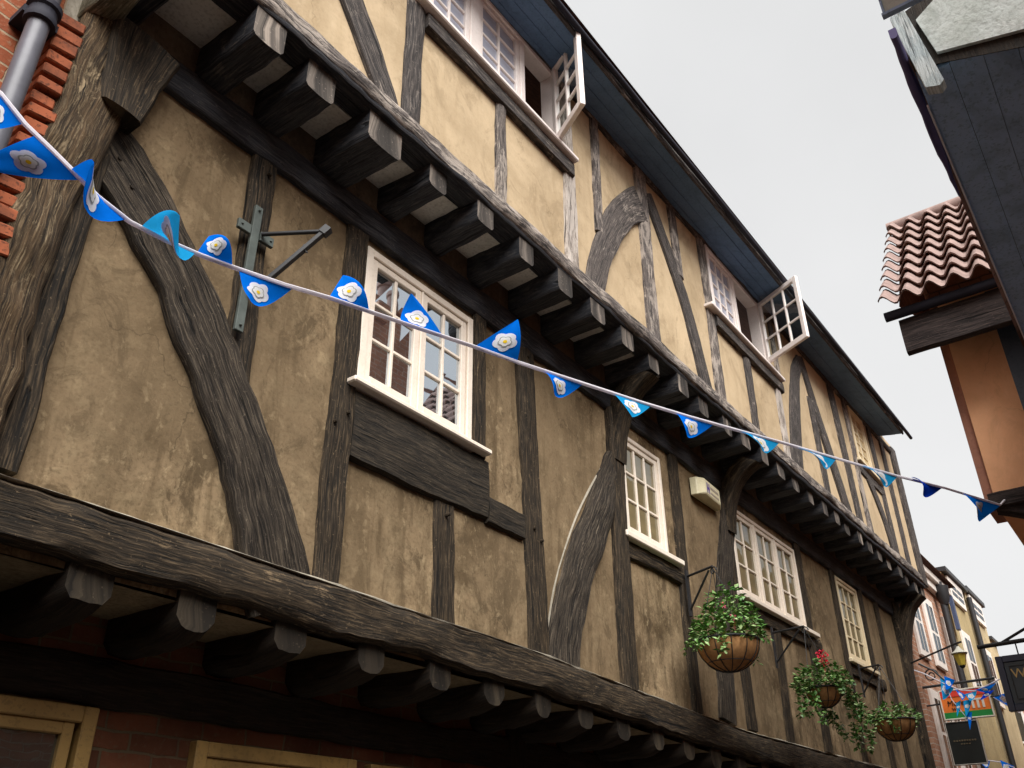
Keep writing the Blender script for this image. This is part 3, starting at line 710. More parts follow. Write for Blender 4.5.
# house beside the camera, its unseen bulk kept low to let sun past, only the corner of its pale shop canopy shows
ph = thing('canopied_house', (-1, -.45, 0), 'pale grey canopy corner of another house, cut off at the top right edge', 'house')
mb = MB(); mb.box((-9, -6, 0), (1.45, -.45, 5.2), world_uv=True); mb.build('wall', P_LOW, ph)
cz = 3.3; k = (cz - 1.65) / (4.5 - 1.65)
xc = 2.660 * k; yc = .157 * k
mb = MB(); mb.box((xc, -.45, cz + .012), (xc + .012, yc - .008, cz + .42)); mb.build('canopy', plaster('canopy_pale_green', (.62, .70, .66), (.42, .48, .44), (.70, .76, .73), .5, 0, .3), ph)
mb = MB(); mb.box((xc - .002, -.45, cz + .004), (xc + .012, yc, cz + .0115)); mb.box((xc - .002, yc - .0075, cz + .012), (xc + .012, yc - .003, cz + .42)); mb.box((.9, -.47, cz + .06), (xc - .003, -.40, cz + .30)); mb.build('canopy_edge', NAVY, ph)
mb = MB(); mb.quad([(-9, -.2, 5.2), (1.6, -.2, 5.2), (1.6, -3, 7.4), (-9, -3, 7.4)]); mb.quad([(1.45, -.3, 5.2), (1.45, -6, 5.2), (1.45, -3, 7.4)]); mb.build('roof', ROOF, ph)

# orange rendered house with the pantiled roof
oh = thing('orange_house', (6.0, .6, 0), 'orange rendered house with wavy pantiled roof and dark boxed eaves', 'house')
ORG = plaster('render_orange', (.95, .51, .28), (.86, .41, .21), (.96, .58, .36), .3, .25, .2, spots=.3, speck=.05, crack=.3)
mb = MB(); mb.box((6.0, -4, 3.66), (8.4, .585, 5.2), world_uv=True); mb.box((6.02, -4, 0), (8.4, .05, 3.659), world_uv=True)
mb.build('wall', ORG, oh)
mb = MB(); mb.box((6.03, .586, 3.66), (6.35, .645, 4.9)); mb.build('corner_board', paint('corner_brown', (.36, .15, .09), (.2, .08, .05), .5), oh)
DK = wood('fascia_dark', (.016, .012, .012), (.045, .034, .032), (.14, .10, .085), .32)
mb = MB(); mb.timber([(5.60, .80, 4.80), (5.60, -2, 4.80)], .26, (-1, 0, 0), .05, jit=.003); mb.build('fascia', DK, oh, smooth=42)
mb = MB(); mb.box((5.655, -2, 4.92), (6.0, .70, 4.96)); mb.build('soffit', DK, oh)
mb = MB(); mb.tube([(5.56, .87, 4.955), (5.56, -1.5, 4.955)], .035, 10); mb.build('gutter', GUTTER, oh, smooth=50)
mb = MB(); mb.timber([(6.06, .06, 3.30), (6.06, .30, 3.52), (6.06, .60, 3.64)], [.12, .11, .10], (-.2, .5, -.8), .09); mb.timber([(5.985, .62, 3.70), (5.985, -1, 3.70)], .10, (-1, 0, 0), .06, jit=.003); mb.build('jetty_bracket', DK, oh, smooth=42)
pd_ = MB(); pd_.box((5.95, .145, 3.76), (5.999, .275, 5.14)); pd_.build('downpipe_board', paint('board_slate', (.085, .105, .14), (.04, .05, .07), .6), oh)
TILE = plain('pantile_clay', (.27, .195, .175), .95, .1, var=.7, vs=10)
mb = MB(); e = Vector((5.50, 0, 4.99)); rd = Vector((7.0, 0, 6.67)); sl_ = (rd - e); Ls = sl_.length; su = sl_.normalized(); sn = Vector((-su.z, 0, su.x))
rows, cw = 9, .150
for r_ in range(rows):
    for c_ in range(14):
        jit = random.uniform(-.006, .006); y0 = .87 - c_ * cw
        base = len(mb.v); N = 8
        for k in range(N + 1):
            t = k / N; y = y0 - cw * t
            h = .036 * math.sin(2 * math.pi * (t + .05)) + .012
            for (s_, l_) in ((r_ / rows * Ls - .02 + jit, .050), ((r_ + 1) / rows * Ls + .03, .004)):
                p = e + su * s_ + sn * (h + l_); mb.v.append(Vector((p.x, y, p.z)))
            p = e + su * (r_ / rows * Ls - .012 + jit) + sn * (h + .034); mb.v.append(Vector((p.x, y, p.z)))
        for k in range(N):
            a = base + k * 3
            mb.face((a, a + 3, a + 4, a + 1), [(0, 0)] * 4); mb.face((a + 2, a + 5, a + 3, a), [(0, 0)] * 4)
rf = mb.build('roof', TILE, oh, smooth=45)
mb = MB(); mb.tube([(7.0, .89, 6.67), (7.0, -1.6, 6.67)], .06, 10); mb.build('ridge_tile', TILE, rf, smooth=40)
mb = MB(); mb.quad([(7.0, .87, 6.65), (7.0, -3.5, 6.65), (8.5, -3.5, 5.0), (8.5, .55, 5.0), (7.6, .87, 5.95)]); mb.quad([(5.8, .8, 5.15), (7.6, .8, 5.9), (7.0, .8, 6.62)]); mb.build('roof_slope', ROOF, oh)
# chimney stack behind the ridge: seen mirrored in the casement panes across the street
mb = MB(); mb.box((6.6, -2.1, 4.8), (7.5, -1.2, 8.3), world_uv=True); mb.box((6.54, -2.16, 8.301), (7.56, -1.14, 8.42), world_uv=True)
ch = mb.build('chimney', BRK_FAR, oh)
mb = MB()
for yy in (-1.95, -1.4): mb.lathe((7.05, yy, 8.42), [(.14, 0), (.12, .1), (.11, .4), (.13, .42), (.13, .48), (.09, .49)], 14)
mb.build('chimney_pot', TILE, ch, smooth=40)

# ================================================================== far end of the street
def far_windows(house_, wall_x, y, rows, M):
    for (xa, xb, za, zb) in rows:
        f = MB(); f.box((xa - .09, y - .05, za - .08), (xb + .09, y - .002, zb + .10)); w = f.build('window', M, house_, bevel=.006)
        g_ = MB(); h = (zb - za) / 2
        for c_ in range(2):
            for r2 in range(2):
                wx = (xb - xa) / 2; g_.quad([(xa + c_ * wx + .025, y - .054, za + r2 * h + .025), (xa + (c_ + 1) * wx - .025, y - .054, za + r2 * h + .025), (xa + (c_ + 1) * wx - .025, y - .054, za + (r2 + 1) * h - .025), (xa + c_ * wx + .025, y - .054, za + (r2 + 1) * h - .025)])
        g_.build('pane', G_DRK, w)
WHT = paint('far_white_paint', (.80, .74, .68), (.5, .45, .38), .3)
f1 = thing('brick_townhouse', (15.5, 2.95, 0), 'red brick house with white sash windows glimpsed past the curved bracket', 'house')
mb = MB(); mb.box((13.95, 2.95, 0), (17.3, 6, 6.15), world_uv=True); mb.build('wall', BRK_FAR, f1)
far_windows(f1, 0, 2.95, [(14.35, 14.75, 4.55, 5.5), (15.35, 15.8, 4.55, 5.5), (14.35, 14.8, 2.9, 3.9), (15.4, 15.85, 2.9, 3.9), (16.65, 17.0, 4.4, 5.4), (16.65, 17.0, 2.9, 3.9)], WHT)
mb = MB(); mb.box((13.95, 2.80, 6.0), (17.35, 2.95, 6.12)); mb.box((13.95, 2.86, 5.86), (17.3, 2.949, 5.999)); mb.build('cornice', WHT, f1, bevel=.01)
mb = MB(); mb.quad([(13.9, 2.72, 6.16), (17.4, 2.72, 6.16), (17.4, 4.6, 8), (13.9, 4.6, 8)]); mb.quad([(17.4, 2.72, 6.16), (17.4, 6, 6.16), (17.4, 4.6, 8)]); mb.build('roof', ROOF, f1)
mb = MB(); mb.tube([(16.45, 2.82, .2), (16.45, 2.82, 6.05)], .055, 10); mb.lathe((16.45, 2.80, 5.75), [(.055, -.1), (.10, 0), (.12, .22), (.055, .24)], 12)
mb.build('drainpipe', BLACK, f1, smooth=50)
OLV = plaster('render_olive', (.46, .36, .19), (.30, .235, .12), (.54, .45, .28), .4, .4, .2)
CRM = plaster('render_cream', (.56, .45, .27), (.38, .30, .17), (.64, .55, .38), .4, .4, .2)
f2 = thing('olive_house', (18.3, 2.90, 0), 'tall olive rendered house with a white attic window beyond the brick house', 'house')
mb = MB(); mb.box((17.42, 2.90, 0), (19.2, 6, 6.5), world_uv=True); mb.build('wall', OLV, f2)
far_windows(f2, 0, 2.90, [(17.75, 18.75, 6.12, 6.38), (17.8, 18.3, 4.5, 5.4)], WHT)
mb = MB(); mb.box((17.4, 2.80, 6.5), (19.22, 6, 6.58)); mb.build('roof', BLACK, f2)
mb = MB(); mb.box((17.25, 2.80, 5.4), (17.38, 2.86, 6.0)); mb.build('shutter', paint('shutter_blue', (.05, .07, .14), (.03, .04, .06), .4), f2)
f3 = thing('cream_house', (20.4, 2.88, 0), 'narrow cream rendered house with a flat dark cap at the end of the row', 'house')
mb = MB(); mb.box((19.26, 2.88, 0), (20.85, 6, 6.55), world_uv=True); mb.box((20.851, 2.89, 0), (21.65, 6, 5.9), world_uv=True); mb.build('wall', CRM, f3)
far_windows(f3, 0, 2.88, [(19.55, 20.5, 6.14, 6.42), (19.6, 20.1, 4.5, 5.4)], WHT)
mb = MB(); mb.box((19.22, 2.80, 6.55), (20.9, 6, 6.64)); mb.box((20.86, 2.82, 5.9), (21.7, 6, 5.96)); mb.build('roof', BLACK, f3)
mb = MB(); mb.tube([(19.24, 2.82, .2), (19.24, 2.82, 6.4)], .05, 8); mb.build('drainpipe', BLACK, f3, smooth=50)
f4 = thing('end_house', (25, 2, 0), 'low orange brick house closing the end of the street behind the signs', 'house')
mb = MB(); mb.box((25, -3, 0), (29, 4.2, 5.7), world_uv=True); mb.build('wall', BRK_END, f4)
f = MB(); f.box((24.95, 3.15, 4.3), (24.998, 3.7, 5.2)); w = f.build('window', WHT, f4); g_ = MB(); g_.quad([(24.945, 3.2, 4.35), (24.945, 3.65, 4.35), (24.945, 3.65, 5.15), (24.945, 3.2, 5.15)]); g_.build('pane', G_DRK, w)
mb = MB(); mb.quad([(24.7, -3.2, 5.7), (24.7, 4.4, 5.7), (27, 4.4, 6.6), (27, -3.2, 6.6)]); mb.build('roof', ROOF, f4)
# right side of the street further on (mirrored in the lower windows)
f5 = thing('terrace_house', (14, .45, 0), 'brick terrace past the orange house, seen only mirrored in the lower windows', 'house')
mb = MB(); mb.box((8.6, -5, 0), (22, .50, 6.6), world_uv=True); mb.build('wall', BRK_FAR, f5)
mb = MB(); mb.quad([(8.6, .6, 6.6), (22, .6, 6.6), (22, -2.2, 8.6), (8.6, -2.2, 8.6)]); mb.build('roof', ROOF, f5)

# ================================================================== ironwork, alarm, baskets
GALV = plain('galvanised_plate', (.085, .10, .092), .7, .3, .1, var=.6)
ib = thing('sign_bracket', (1.97, 2.93, 4.0), 'empty black iron sign bracket on a pale plate bolted to a dark post', 'bracket')
mb = MB(); mb.box((1.95, 2.925, 3.80), (1.995, 2.945, 4.52)); mb.box((1.87, 2.921, 4.33), (1.944, 2.941, 4.385)); mb.box((2.001, 2.921, 4.33), (2.08, 2.941, 4.385))
for p in ((1.89, 4.358), (2.06, 4.358), (1.972, 4.49), (1.972, 3.83)): mb.lathe((p[0], 2.92, p[1] - .004), [(.0, 0), (.008, 0), (.008, .008), (0, .008)], 6)
mb.build('wall_plate', GALV, ib, bevel=.003)
tip = Vector((2.17, 2.66, 4.365)); r0 = Vector((2.0, 2.915, 4.36)); d0 = Vector((1.99, 2.915, 4.0))
mb = MB(); mb.tube([r0, tip], .011, 8); mb.build('arm', BLACK, ib, smooth=50)
mb = MB(); dd = (tip - d0).normalized(); sd = dd.cross(EZ).normalized(); mb.obox(d0, dd, sd, dd.cross(sd), (0, -.014, -.011), ((tip - d0).length, .014, .011)); mb.build('strut', BLACK, ib, bevel=.002)
mb = MB(); mb.obox(tip, dd, sd, dd.cross(sd), (-.02, -.02, -.018), (.025, .02, .02)); mb.build('end_cap', BLACK, ib); mb = MB(); mb.tube([(2.12, 2.74, 4.29), (2.12, 2.73, 4.25), (2.13, 2.72, 4.24)], .005, 6); mb.build('hook', BLACK, ib)

al = thing('alarm_box', (7.1, 2.96, 4.68), 'cream burglar alarm box with purple lettering under the jetty', 'alarm')
mb = MB(); pr = [(-.26, 0), (-.25, .06), (-.17, .105), (.18, .085), (.25, .05), (.26, 0)]; zt, zb = .085, -.085
n = len(pr); c0 = Vector((7.10, 2.985, 4.685)); base = 0
for (a, d) in pr: mb.v.append(c0 + Vector((a, -d, zb + (0.025 if .08 < d else 0))))
for (a, d) in pr: mb.v.append(c0 + Vector((a, -d, zt)))
for k in range(n - 1): mb.face((k, k + 1, n + k + 1, n + k), [(0, 0)] * 4)
mb.face(tuple(range(n))[::-1], [(0, 0)] * n); mb.face(tuple(range(n, 2 * n)), [(0, 0)] * n)
mb.build('casing', paint('alarm_cream', (.74, .68, .46), (.45, .38, .22), .35, .45), al, bevel=.008)
fd = Vector((.35, .02, 0)).normalized(); fn = Vector((.02, -.35, 0)).normalized(); fo = Vector((6.93, 2.985 - .105, 4.685)) + fn * .0025
mb = MB()
for (a, b, c, d) in ((.03, .045, -.045, .05), (.075, .09, -.045, .05), (.0455, .0745, -.008, .012)): mb.obox(fo, fd, fn, EZ, (a, 0, c), (b, .002, d))
mb.build('logo', plain('alarm_purple', (.10, .05, .30), .5), al)
mb = MB()
for k in range(9):
    a = .115 + k * .022
    mb.obox(fo, fd, fn, EZ, (a, 0, .012), (a + .014, .002, .036)); mb.obox(fo, fd, fn, EZ, (a, 0, -.036), (a + .016, .002, -.016))
mb.build('lettering', plain('alarm_grey', (.36, .30, .24), .6), al)

BOWL = plain('coir_liner', (.36, .19, .08), .95, .1, var=.6, vs=30)
LEAF = leafmat('basket_leaves', [(.014, .055, .012), (.045, .14, .022), (.11, .25, .045), (.28, .38, .12)])
LEAF2 = leafmat('basket_leaves_pale', [(.05, .13, .03), (.14, .28, .07), (.32, .44, .18), (.55, .6, .38)])
RED = plain('petals_red', (.75, .02, .06), .5, .3, var=.3, vs=60); PINK = plain('petals_pink', (.75, .16, .22), .5, .3)
def leaf(mb, p, d, L, w, nrm):
    d = d.normalized(); s_ = d.cross(nrm)
    if s_.length < 1e-3: s_ = d.cross(Vector((1, 0, .3)))
    s_.normalize(); n_ = s_.cross(d)
    a = p; c = p + d * L - n_ * L * .15; m1 = p + d * L * .5 + s_ * w - n_ * .1 * w; m2 = p + d * L * .5 - s_ * w - n_ * .1 * w; mid = p + d * L * .5 + n_ * L * .08
    mb.quad([a, m1, mid], [(0, 0)] * 3); mb.quad([m1, c, mid], [(0, 0)] * 3); mb.quad([c, m2, mid], [(0, 0)] * 3); mb.quad([m2, a, mid], [(0, 0)] * 3)
def basket(c, r, depth, hang, label, up_h, trails, nl, flowers, seed, lop=(0, 0), over=1.0):
    """coir-lined wire bowl (rim centre c), chains to the hook, mixed planting"""
    rnd = random.Random(seed); c = Vector(c)
    t = thing('hanging_basket', c, label, 'hanging basket', 'hanging baskets along the timber framed wall')
    prof = [(0.001, -depth)] + [(r * math.sin(a), -depth * math.cos(a)) for a in [i / 9 * math.pi / 2 for i in range(1, 10)]] + [(r * .9, 0.005), (.001, .01)]
    mb = MB(); mb.lathe(c, prof, 28); mb.build('bowl', BOWL, t, smooth=40)
    mb = MB(); mb.tube([c + Vector((r * 1.02 * math.cos(a), r * 1.02 * math.sin(a), .004)) for a in [2 * math.pi * k / 28 for k in range(28)]], .008, 6, closed=True)
    for k in range(12):
        a = 2 * math.pi * k / 12
        mb.tube([c + Vector((math.cos(a) * r * 1.02 * math.sin(b), math.sin(a) * r * 1.02 * math.sin(b), -depth * 1.02 * math.cos(b))) for b in [i / 6 * math.pi / 2 for i in range(7)]], .0035, 5)
    mb.tube([c + Vector((r * .72 * math.cos(a), r * .72 * math.sin(a), -depth * .72)) for a in [2 * math.pi * k / 24 for k in range(24)]], .003, 5, closed=True)
    mb.build('wire_frame', BLACK, t, smooth=50)
    mb = MB()
    for k in range(3):
        a = 2 * math.pi * k / 3 + .5; mb.tube([c + Vector((r * math.cos(a), r * math.sin(a), 0)), Vector(hang)], .003, 5)
    mb.build('chain', BLACK, t)
    A, Bm = MB(), MB()
    for i in range(nl):
        a = rnd.uniform(0, 2 * math.pi); rr = r * 1.15 * math.sqrt(rnd.random()) * over; h = up_h * (1 - (rr / (r * 1.25 * over)) ** 2) * rnd.random() ** .8
        p = c + Vector((rr * math.cos(a) + lop[0] * h, rr * math.sin(a) + lop[1] * h, .01 + h)); d = Vector((math.cos(a) * .8 + rnd.uniform(-.6, .6), math.sin(a) * .8 + rnd.uniform(-.6, .6), rnd.uniform(-.5, .7)))
        L = rnd.uniform(.03, .065); leaf(Bm if rnd.random() < .27 else A, p, d, L, L * rnd.uniform(.26, .42), Vector((rnd.uniform(-.5, .5), rnd.uniform(-.5, .5), 1)))
    for (a, ln, dens) in trails:
        p = c + Vector((r * math.cos(a), r * math.sin(a), .01)); d = Vector((math.cos(a) * .6, math.sin(a) * .6, .2))
        k = int(ln / .012)
        for i in range(k):
            d = (d + Vector((rnd.uniform(-.25, .25), rnd.uniform(-.25, .25), -.16 + rnd.uniform(-.1, .1)))).normalized(); p = p + d * .012
            for q in range(dens):
                e_ = Vector((rnd.uniform(-1, 1), rnd.uniform(-1, 1), rnd.uniform(-.8, .6))); L = rnd.uniform(.022, .055)
                leaf(Bm if rnd.random() < .40 else A, p + e_ * .02, e_, L, L * .36, Vector((rnd.uniform(-.6, .6), rnd.uniform(-.6, .6), 1)))
    A.build('foliage', LEAF, t); Bm.build('foliage', LEAF2, t)
    for (off, rad, M, cnt) in flowers:
        F = MB(); q = c + Vector(off)
        for i in range(cnt):
            v = Vector((rnd.gauss(0, 1), rnd.gauss(0, 1), rnd.gauss(0, 1))).normalized() * rad * rnd.random() ** .4
            leaf(F, q + v, v + Vector((0, 0, .01)), .022, .009, Vector((rnd.uniform(-1, 1), -1, .5)))
        F.tube([q - Vector((0, 0, .10)), q], .003, 5); F.build('flower', M, t)
    return t
basket((6.25, 2.58, 3.15), .225, .21, (6.30, 2.645, 3.735), 'hanging basket with full round bowl and pink buds, under the scrolled iron bracket', .46,
       [(2.9, .20, 3), (3.3, .22, 3), (2.4, .14, 3), (-.3, .16, 2), (-1.2, .10, 2), (-2.2, .10, 2), (.3, .12, 2)], 820, [((-.06, -.02, .25), .018, PINK, 14), ((-.02, -.08, .17), .015, PINK, 10), ((.1, 0, .33), .014, LEAF2, 10)], 11, lop=(.28, .0))
basket((8.05, 2.50, 3.06), .15, .15, (8.12, 2.60, 3.62), 'hanging basket with a red geranium and long trailing ivy, middle of the three', .26,
       [(a, l, 3) for a, l in ((-.5, .62), (-.15, .58), (.2, .48), (-.9, .50), (.5, .40), (2.8, .34), (3.2, .36), (2.4, .30), (-2.0, .14), (-1.4, .24))], 520, [((.02, -.03, .28), .045, RED, 60), ((-.03, -.05, .21), .035, RED, 40)], 12, over=1.45)
basket((10.55, 2.58, 3.09), .215, .20, (10.8, 2.68, 3.72), 'hanging basket with low moss and sparse plants, farthest of the three', .18,
       [(2.8, .18, 2), (3.3, .2, 2), (.2, .2, 2), (-.5, .12, 2), (-1.5, .06, 2)], 430, [], 13, over=1.1)
def wall_bracket(x, z, tip_, label):
    t = thing('basket_bracket', (x, 2.95, z), label, 'bracket', 'iron basket brackets on the wall')
    tip_ = Vector(tip_); root = Vector((x, 2.93, z)); foot = Vector((x, 2.93, z - .27))
    mb = MB(); mb.tube([root, tip_], .010, 7); mb.build('arm', BLACK, t, smooth=50)
    mb = MB(); mb.tube([foot, tip_ * .85 + root * .15 - EZ * .02], .009, 7); mb.build('strut', BLACK, t, smooth=50)
    mb = MB(); dv = (tip_ - root).normalized(); c = tip_ - EZ * .04
    mb.tube([c + dv * (.04 - .0022 * k) * math.cos(k * .45) + EZ * (.04 - .0022 * k) * math.sin(k * .45) for k in range(16)], .006, 6); mb.build('scroll', BLACK, t, smooth=50)
    mb = MB(); mb.box((x - .015, 2.925, z - .32), (x + .015, 2.94, z + .05)); mb.build('back_plate', BLACK, t)
wall_bracket(6.44, 3.755, (6.30, 2.645, 3.75), 'scrolled black iron bracket holding up the pink bud basket')
wall_bracket(8.2, 3.64, (8.12, 2.60, 3.635), 'black iron bracket above the red geranium basket')
wall_bracket(10.9, 3.74, (10.8, 2.68, 3.735), 'black iron bracket above the sparse mossy basket')

# ================================================================== bunting
BLUE = cloth('flag_blue', (.003, .19, .88), .42); BACKLIT = cloth('flag_blue_backlit', (.02, .42, .90), .5); NAVYF = cloth('flag_deep_blue', (.005, .05, .55), .2)  # second cloth is the blue lightened, backlight put into its colour
ROSE = cloth('rose_white', (.93, .93, .93), .3); GOLD = cloth('rose_gold', (.86, .60, .03), .2); RGREY = cloth('rose_outline', (.40, .41, .40), .2)
CORD = cloth('cord_lilac', (.88, .84, .93), .3)
def surf_fn(A, B, C, curl, twist):
    n_ = (B - A).cross(C - A)
    if n_.length < 1e-6: n_ = Vector((0, 0, 1))
    n_.normalize(); L = (B - A).length
    def f(s_, t_):
        p = A.lerp(B, s_) * (1 - t_) + C * t_
        return p + n_ * (curl * L * math.sin(t_ * math.pi) + twist * L * t_ * (1 - t_) * 4 * math.sin((s_ - .5) * 3.2))
    return f, n_
def flag(bunt, A, B, C, M, curl=.12, twist=.1, rose=.19, rt=.34):
    f, n_ = surf_fn(A, B, C, curl, twist)
    mb = MB(); N = 10; ids = {}
    for i in range(N + 1):
        for j in range(N + 1):
            ids[i, j] = len(mb.v); mb.v.append(f(i / N, j / N * .985))
    for i in range(N):
        for j in range(N): q = (ids[i, j], ids[i + 1, j], ids[i + 1, j + 1], ids[i, j + 1]); mb.face(q, [(0, 0)] * 4)
    fl = mb.build('flag', M, bunt, smooth=80)
    if not rose: return
    L = (B - A).length; H = (C - (A + B) / 2).length
    def spot(rad, lift, petals, Mx, nm):
        R_ = MB()
        for side in (1, -1):
            K = 30; rings = 4; b0 = len(R_.v)
            for q in range(rings + 1):
                for k in range(K):
                    a = 2 * math.pi * k / K; rr = rad * L * q / rings * ((.80 + .20 * abs(math.cos(2.5 * a))) if petals else 1)
                    t_ = rt + rr * math.sin(a) / H; s_ = .5 + rr * math.cos(a) / (L * max(.25, 1 - t_))
                    s_ = min(max(s_, .01), .99); t_ = min(max(t_, .01), .97)
                    e_ = .01; nn = (f(s_ + e_, t_) - f(s_ - e_, t_)).cross(f(s_, t_ + e_) - f(s_, t_ - e_))
                    nn = nn.normalized() if nn.length > 1e-9 else n_
                    R_.v.append(f(s_, t_) + nn * side * lift)
            for q in range(rings):
                for k in range(K):
                    k2 = (k + 1) % K; R_.face((b0 + q * K + k, b0 + q * K + k2, b0 + (q + 1) * K + k2, b0 + (q + 1) * K + k), [(0, 0)] * 4)
        R_.build(nm, Mx, fl, smooth=80)
    spot(rose * 1.12, .0016, True, ROSE, 'rose'); spot(rose * .66, .0026, True, RGREY, 'rose_ring'); spot(rose * .55, .0034, True, ROSE, 'rose_petals'); spot(rose * .18, .0042, False, GOLD, 'rose_centre')
bt = thing('bunting', (.5, 2.13, 3.5), 'string of blue pennants with white roses crossing in front of the timber house', 'bunting')
P0 = Vector((.483, 2.131, 3.556)); P1 = Vector((6.0, .53, 3.69))
nb = (P1 - P0).cross(EZ).normalized()
def on_string(p):
    r_ = ray(p); return EYE + r_ * ((P0 - EYE).dot(nb) / r_.dot(nb))
cord_px = [(-30, 70), (0, 93), (25, 124), (50, 148), (75, 173), (97, 196), (130, 222), (165, 240), (200, 255), (235, 268), (285, 285), (330, 298), (400, 322), (475, 347), (520, 363), (560, 376), (640, 402), (690, 417), (740, 431), (780, 442), (835, 458), (897, 476), (945, 488), (1000, 505)]
CP = [on_string(p) for p in cord_px]
mb = MB(); mb.tube(CP + [P1], .0075, 6); mb.build('cord', CORD, bt, smooth=60)
def tip_at(p, A, B, H, near=True):
    """tip of a pennant of true length H on the sight line p"""
    M_ = (A + B) / 2; d = ray(p).normalized(); oc = EYE - M_; b = oc.dot(d); c = oc.dot(oc) - H * H; D = b * b - c
    t_ = -b if D < 0 else (-b - math.sqrt(D) if near else -b + math.sqrt(D))
    return EYE + d * t_
flags = [((-14, 80), (25, 123), (-24, 128), BLUE, .05, .05, .18, True), ((34, 136), (80, 180), (-30, 166), BLUE, .05, .12, .21, True), ((70, 170), (128, 219), (90, 168), BLUE, .10, .3, .19, True),
         ((140, 228), (196, 252), (180, 216), BACKLIT, .12, .35, .20, True), ((196, 254), (232, 267), (209, 236), BLUE, .3, .2, .2, False), ((239, 270), (292, 289), (250, 300), BLUE, .16, .1, .20, True),
         ((328, 299), (369, 312), (343, 275), BLUE, .12, .15, .22, False), ((402, 323), (443, 337), (411, 293), BLUE, -.08, .12, .20, False), ((474, 347), (517, 362), (518, 319), BLUE, .04, .06, .21, False),
         ((544, 372), (583, 384), (554, 392), BLUE, .08, .15, .2, True), ((614, 394), (651, 406), (632, 417), BACKLIT, .03, .05, .23, True), ((676, 413), (713, 425), (687, 436), BLUE, .06, .1, .22, True),
         ((741, 431), (779, 443), (764, 449), BACKLIT, .05, .08, .24, True), ((799, 448), (836, 459), (826, 464), BACKLIT, .05, .08, .24, True), ((862, 465), (897, 477), (886, 483), BACKLIT, .05, .08, .24, True),
         ((911, 477), (942, 488), (924, 491), NAVYF, .05, .12, 0, True), ((962, 493), (1000, 506), (984, 518), BLUE, .08, .1, .15, True)]
for (a, b, c, M, cu, tw, ro, near) in flags:
    A, B = on_string(a), on_string(b); L = (B - A).length
    flag(bt, A, B, tip_at(c, A, B, min(L, .30) * .95, near), M, cu, tw, ro)
# second string, wound up by the wind round the signs far down the street
b2_ = thing('bunting', (13.8, 2.6, 3.9), 'tangled clump of blue pennants blown round the hanging signs down the street', 'bunting')
def X(p, x=13.6): return onX(p, x)
mb = MB(); mb.tube([X(p) for p in ((908, 668), (925, 674), (945, 684), (960, 690), (975, 691), (990, 684), (1000, 679), (1012, 672))], .008, 6); mb.tube([X(p) for p in ((945, 684), (952, 700), (962, 712), (970, 722))], .006, 6); mb.build('cord', CORD, b2_)
for a, b, c, M, cu in (((940, 678), (954, 688), (943, 700), BACKLIT, .2), ((944, 676), (955, 680), (946, 690), BLUE, .2), ((955, 689), (966, 695), (962, 700), BLUE, .1), ((965, 694), (977, 691), (970, 701), BACKLIT, .1), ((974, 690), (986, 693), (996, 683), BLUE, .2),
                       ((985, 692), (994, 690), (980, 700), NAVYF, .1), ((963, 701), (972, 699), (966, 717), BACKLIT, .1), ((966, 712), (972, 712), (970, 730), BLUE, .1), ((956, 703), (961, 700), (957, 717), BACKLIT, .1)):
    flag(b2_, X(a), X(b), X(c, 13.5), M, cu, .1, .22)
b3_ = thing('bunting', (16, 2.4, 3.7), 'blue pennant with white rose hanging beside the dark gold lettered sign', 'bunting')
mb = MB(); mb.tube([X(p, 16) for p in ((975, 690), (993, 697), (1008, 706), (1020, 713))], .008, 6); mb.build('cord', CORD, b3_)
flag(b3_, X((993, 697), 16), X((1012, 708), 16), X((1009, 692), 15.8), BLUE, .05, .05, .22)
b4_ = thing('bunting', (15, 2.4, 3.2), 'low string of blue pennants below the black hanging sign', 'bunting')
mb = MB(); mb.tube([X(p, 15) for p in ((970, 757), (985, 760), (1000, 762), (1015, 768))], .008, 6); mb.build('cord', CORD, b4_)
for a, b, c in (((975, 758), (990, 761), (986, 768)), ((1000, 760), (1014, 766), (1006, 776))): flag(b4_, X(a, 15), X(b, 15), X(c, 14.9), BLUE, .1, .1, .24)

# ================================================================== hanging signs and lantern
def text(name, body, size, M, parent, o, ex, ez, w=None, ext=.004):
    """lettering: outlines of the built-in font as a mesh standing on the sign face"""
    cu = bpy.data.curves.new(name, 'FONT'); cu.body = body; cu.size = size; cu.extrude = ext; cu.align_x = 'CENTER'; cu.align_y = 'CENTER'
    tmp = bpy.data.objects.new(name + '_tmp', cu); COL.objects.link(tmp)
    bpy.context.view_layer.update()
    me = bpy.data.meshes.new_from_object(tmp.evaluated_get(bpy.context.evaluated_depsgraph_get()))
    bpy.data.objects.remove(tmp); bpy.data.curves.remove(cu)
    ex = Vector(ex).normalized(); ez = Vector(ez).normalized(); en = ex.cross(ez); o = Vector(o)
    for v in me.vertices: v.co = o + ex * v.co.x + ez * v.co.y + en * v.co.z
    me.materials.clear(); me.materials.append(M)
    ob = bpy.data.objects.new(name, me); COL.objects.link(ob); adopt(ob, parent); return ob
def board(parent, x, y0, y1, z0, z1, M, frame=None, fw=.03, th=.04):
    mb = MB(); mb.box((x, y0, z0), (x + th, y1, z1)); b = mb.build('board', M, parent, bevel=.004)
    if frame:
        mb = MB(); a = x - .012; c = x + th + .012
        mb.box((a, y0 - fw, z0 - fw), (c, y0, z1 + fw)); mb.box((a, y1, z0 - fw), (c, y1 + fw, z1 + fw)); mb.box((a, y0, z1), (c, y1, z1 + fw)); mb.box((a, y0, z0 - fw), (c, y1, z0)); mb.build('frame', frame, parent, bevel=.004)
    return b
SX = 14.0
os_ = thing('hanging_sign', (SX, 2.4, 3.7), 'orange and green hanging shop sign tangled with blue bunting', 'sign')
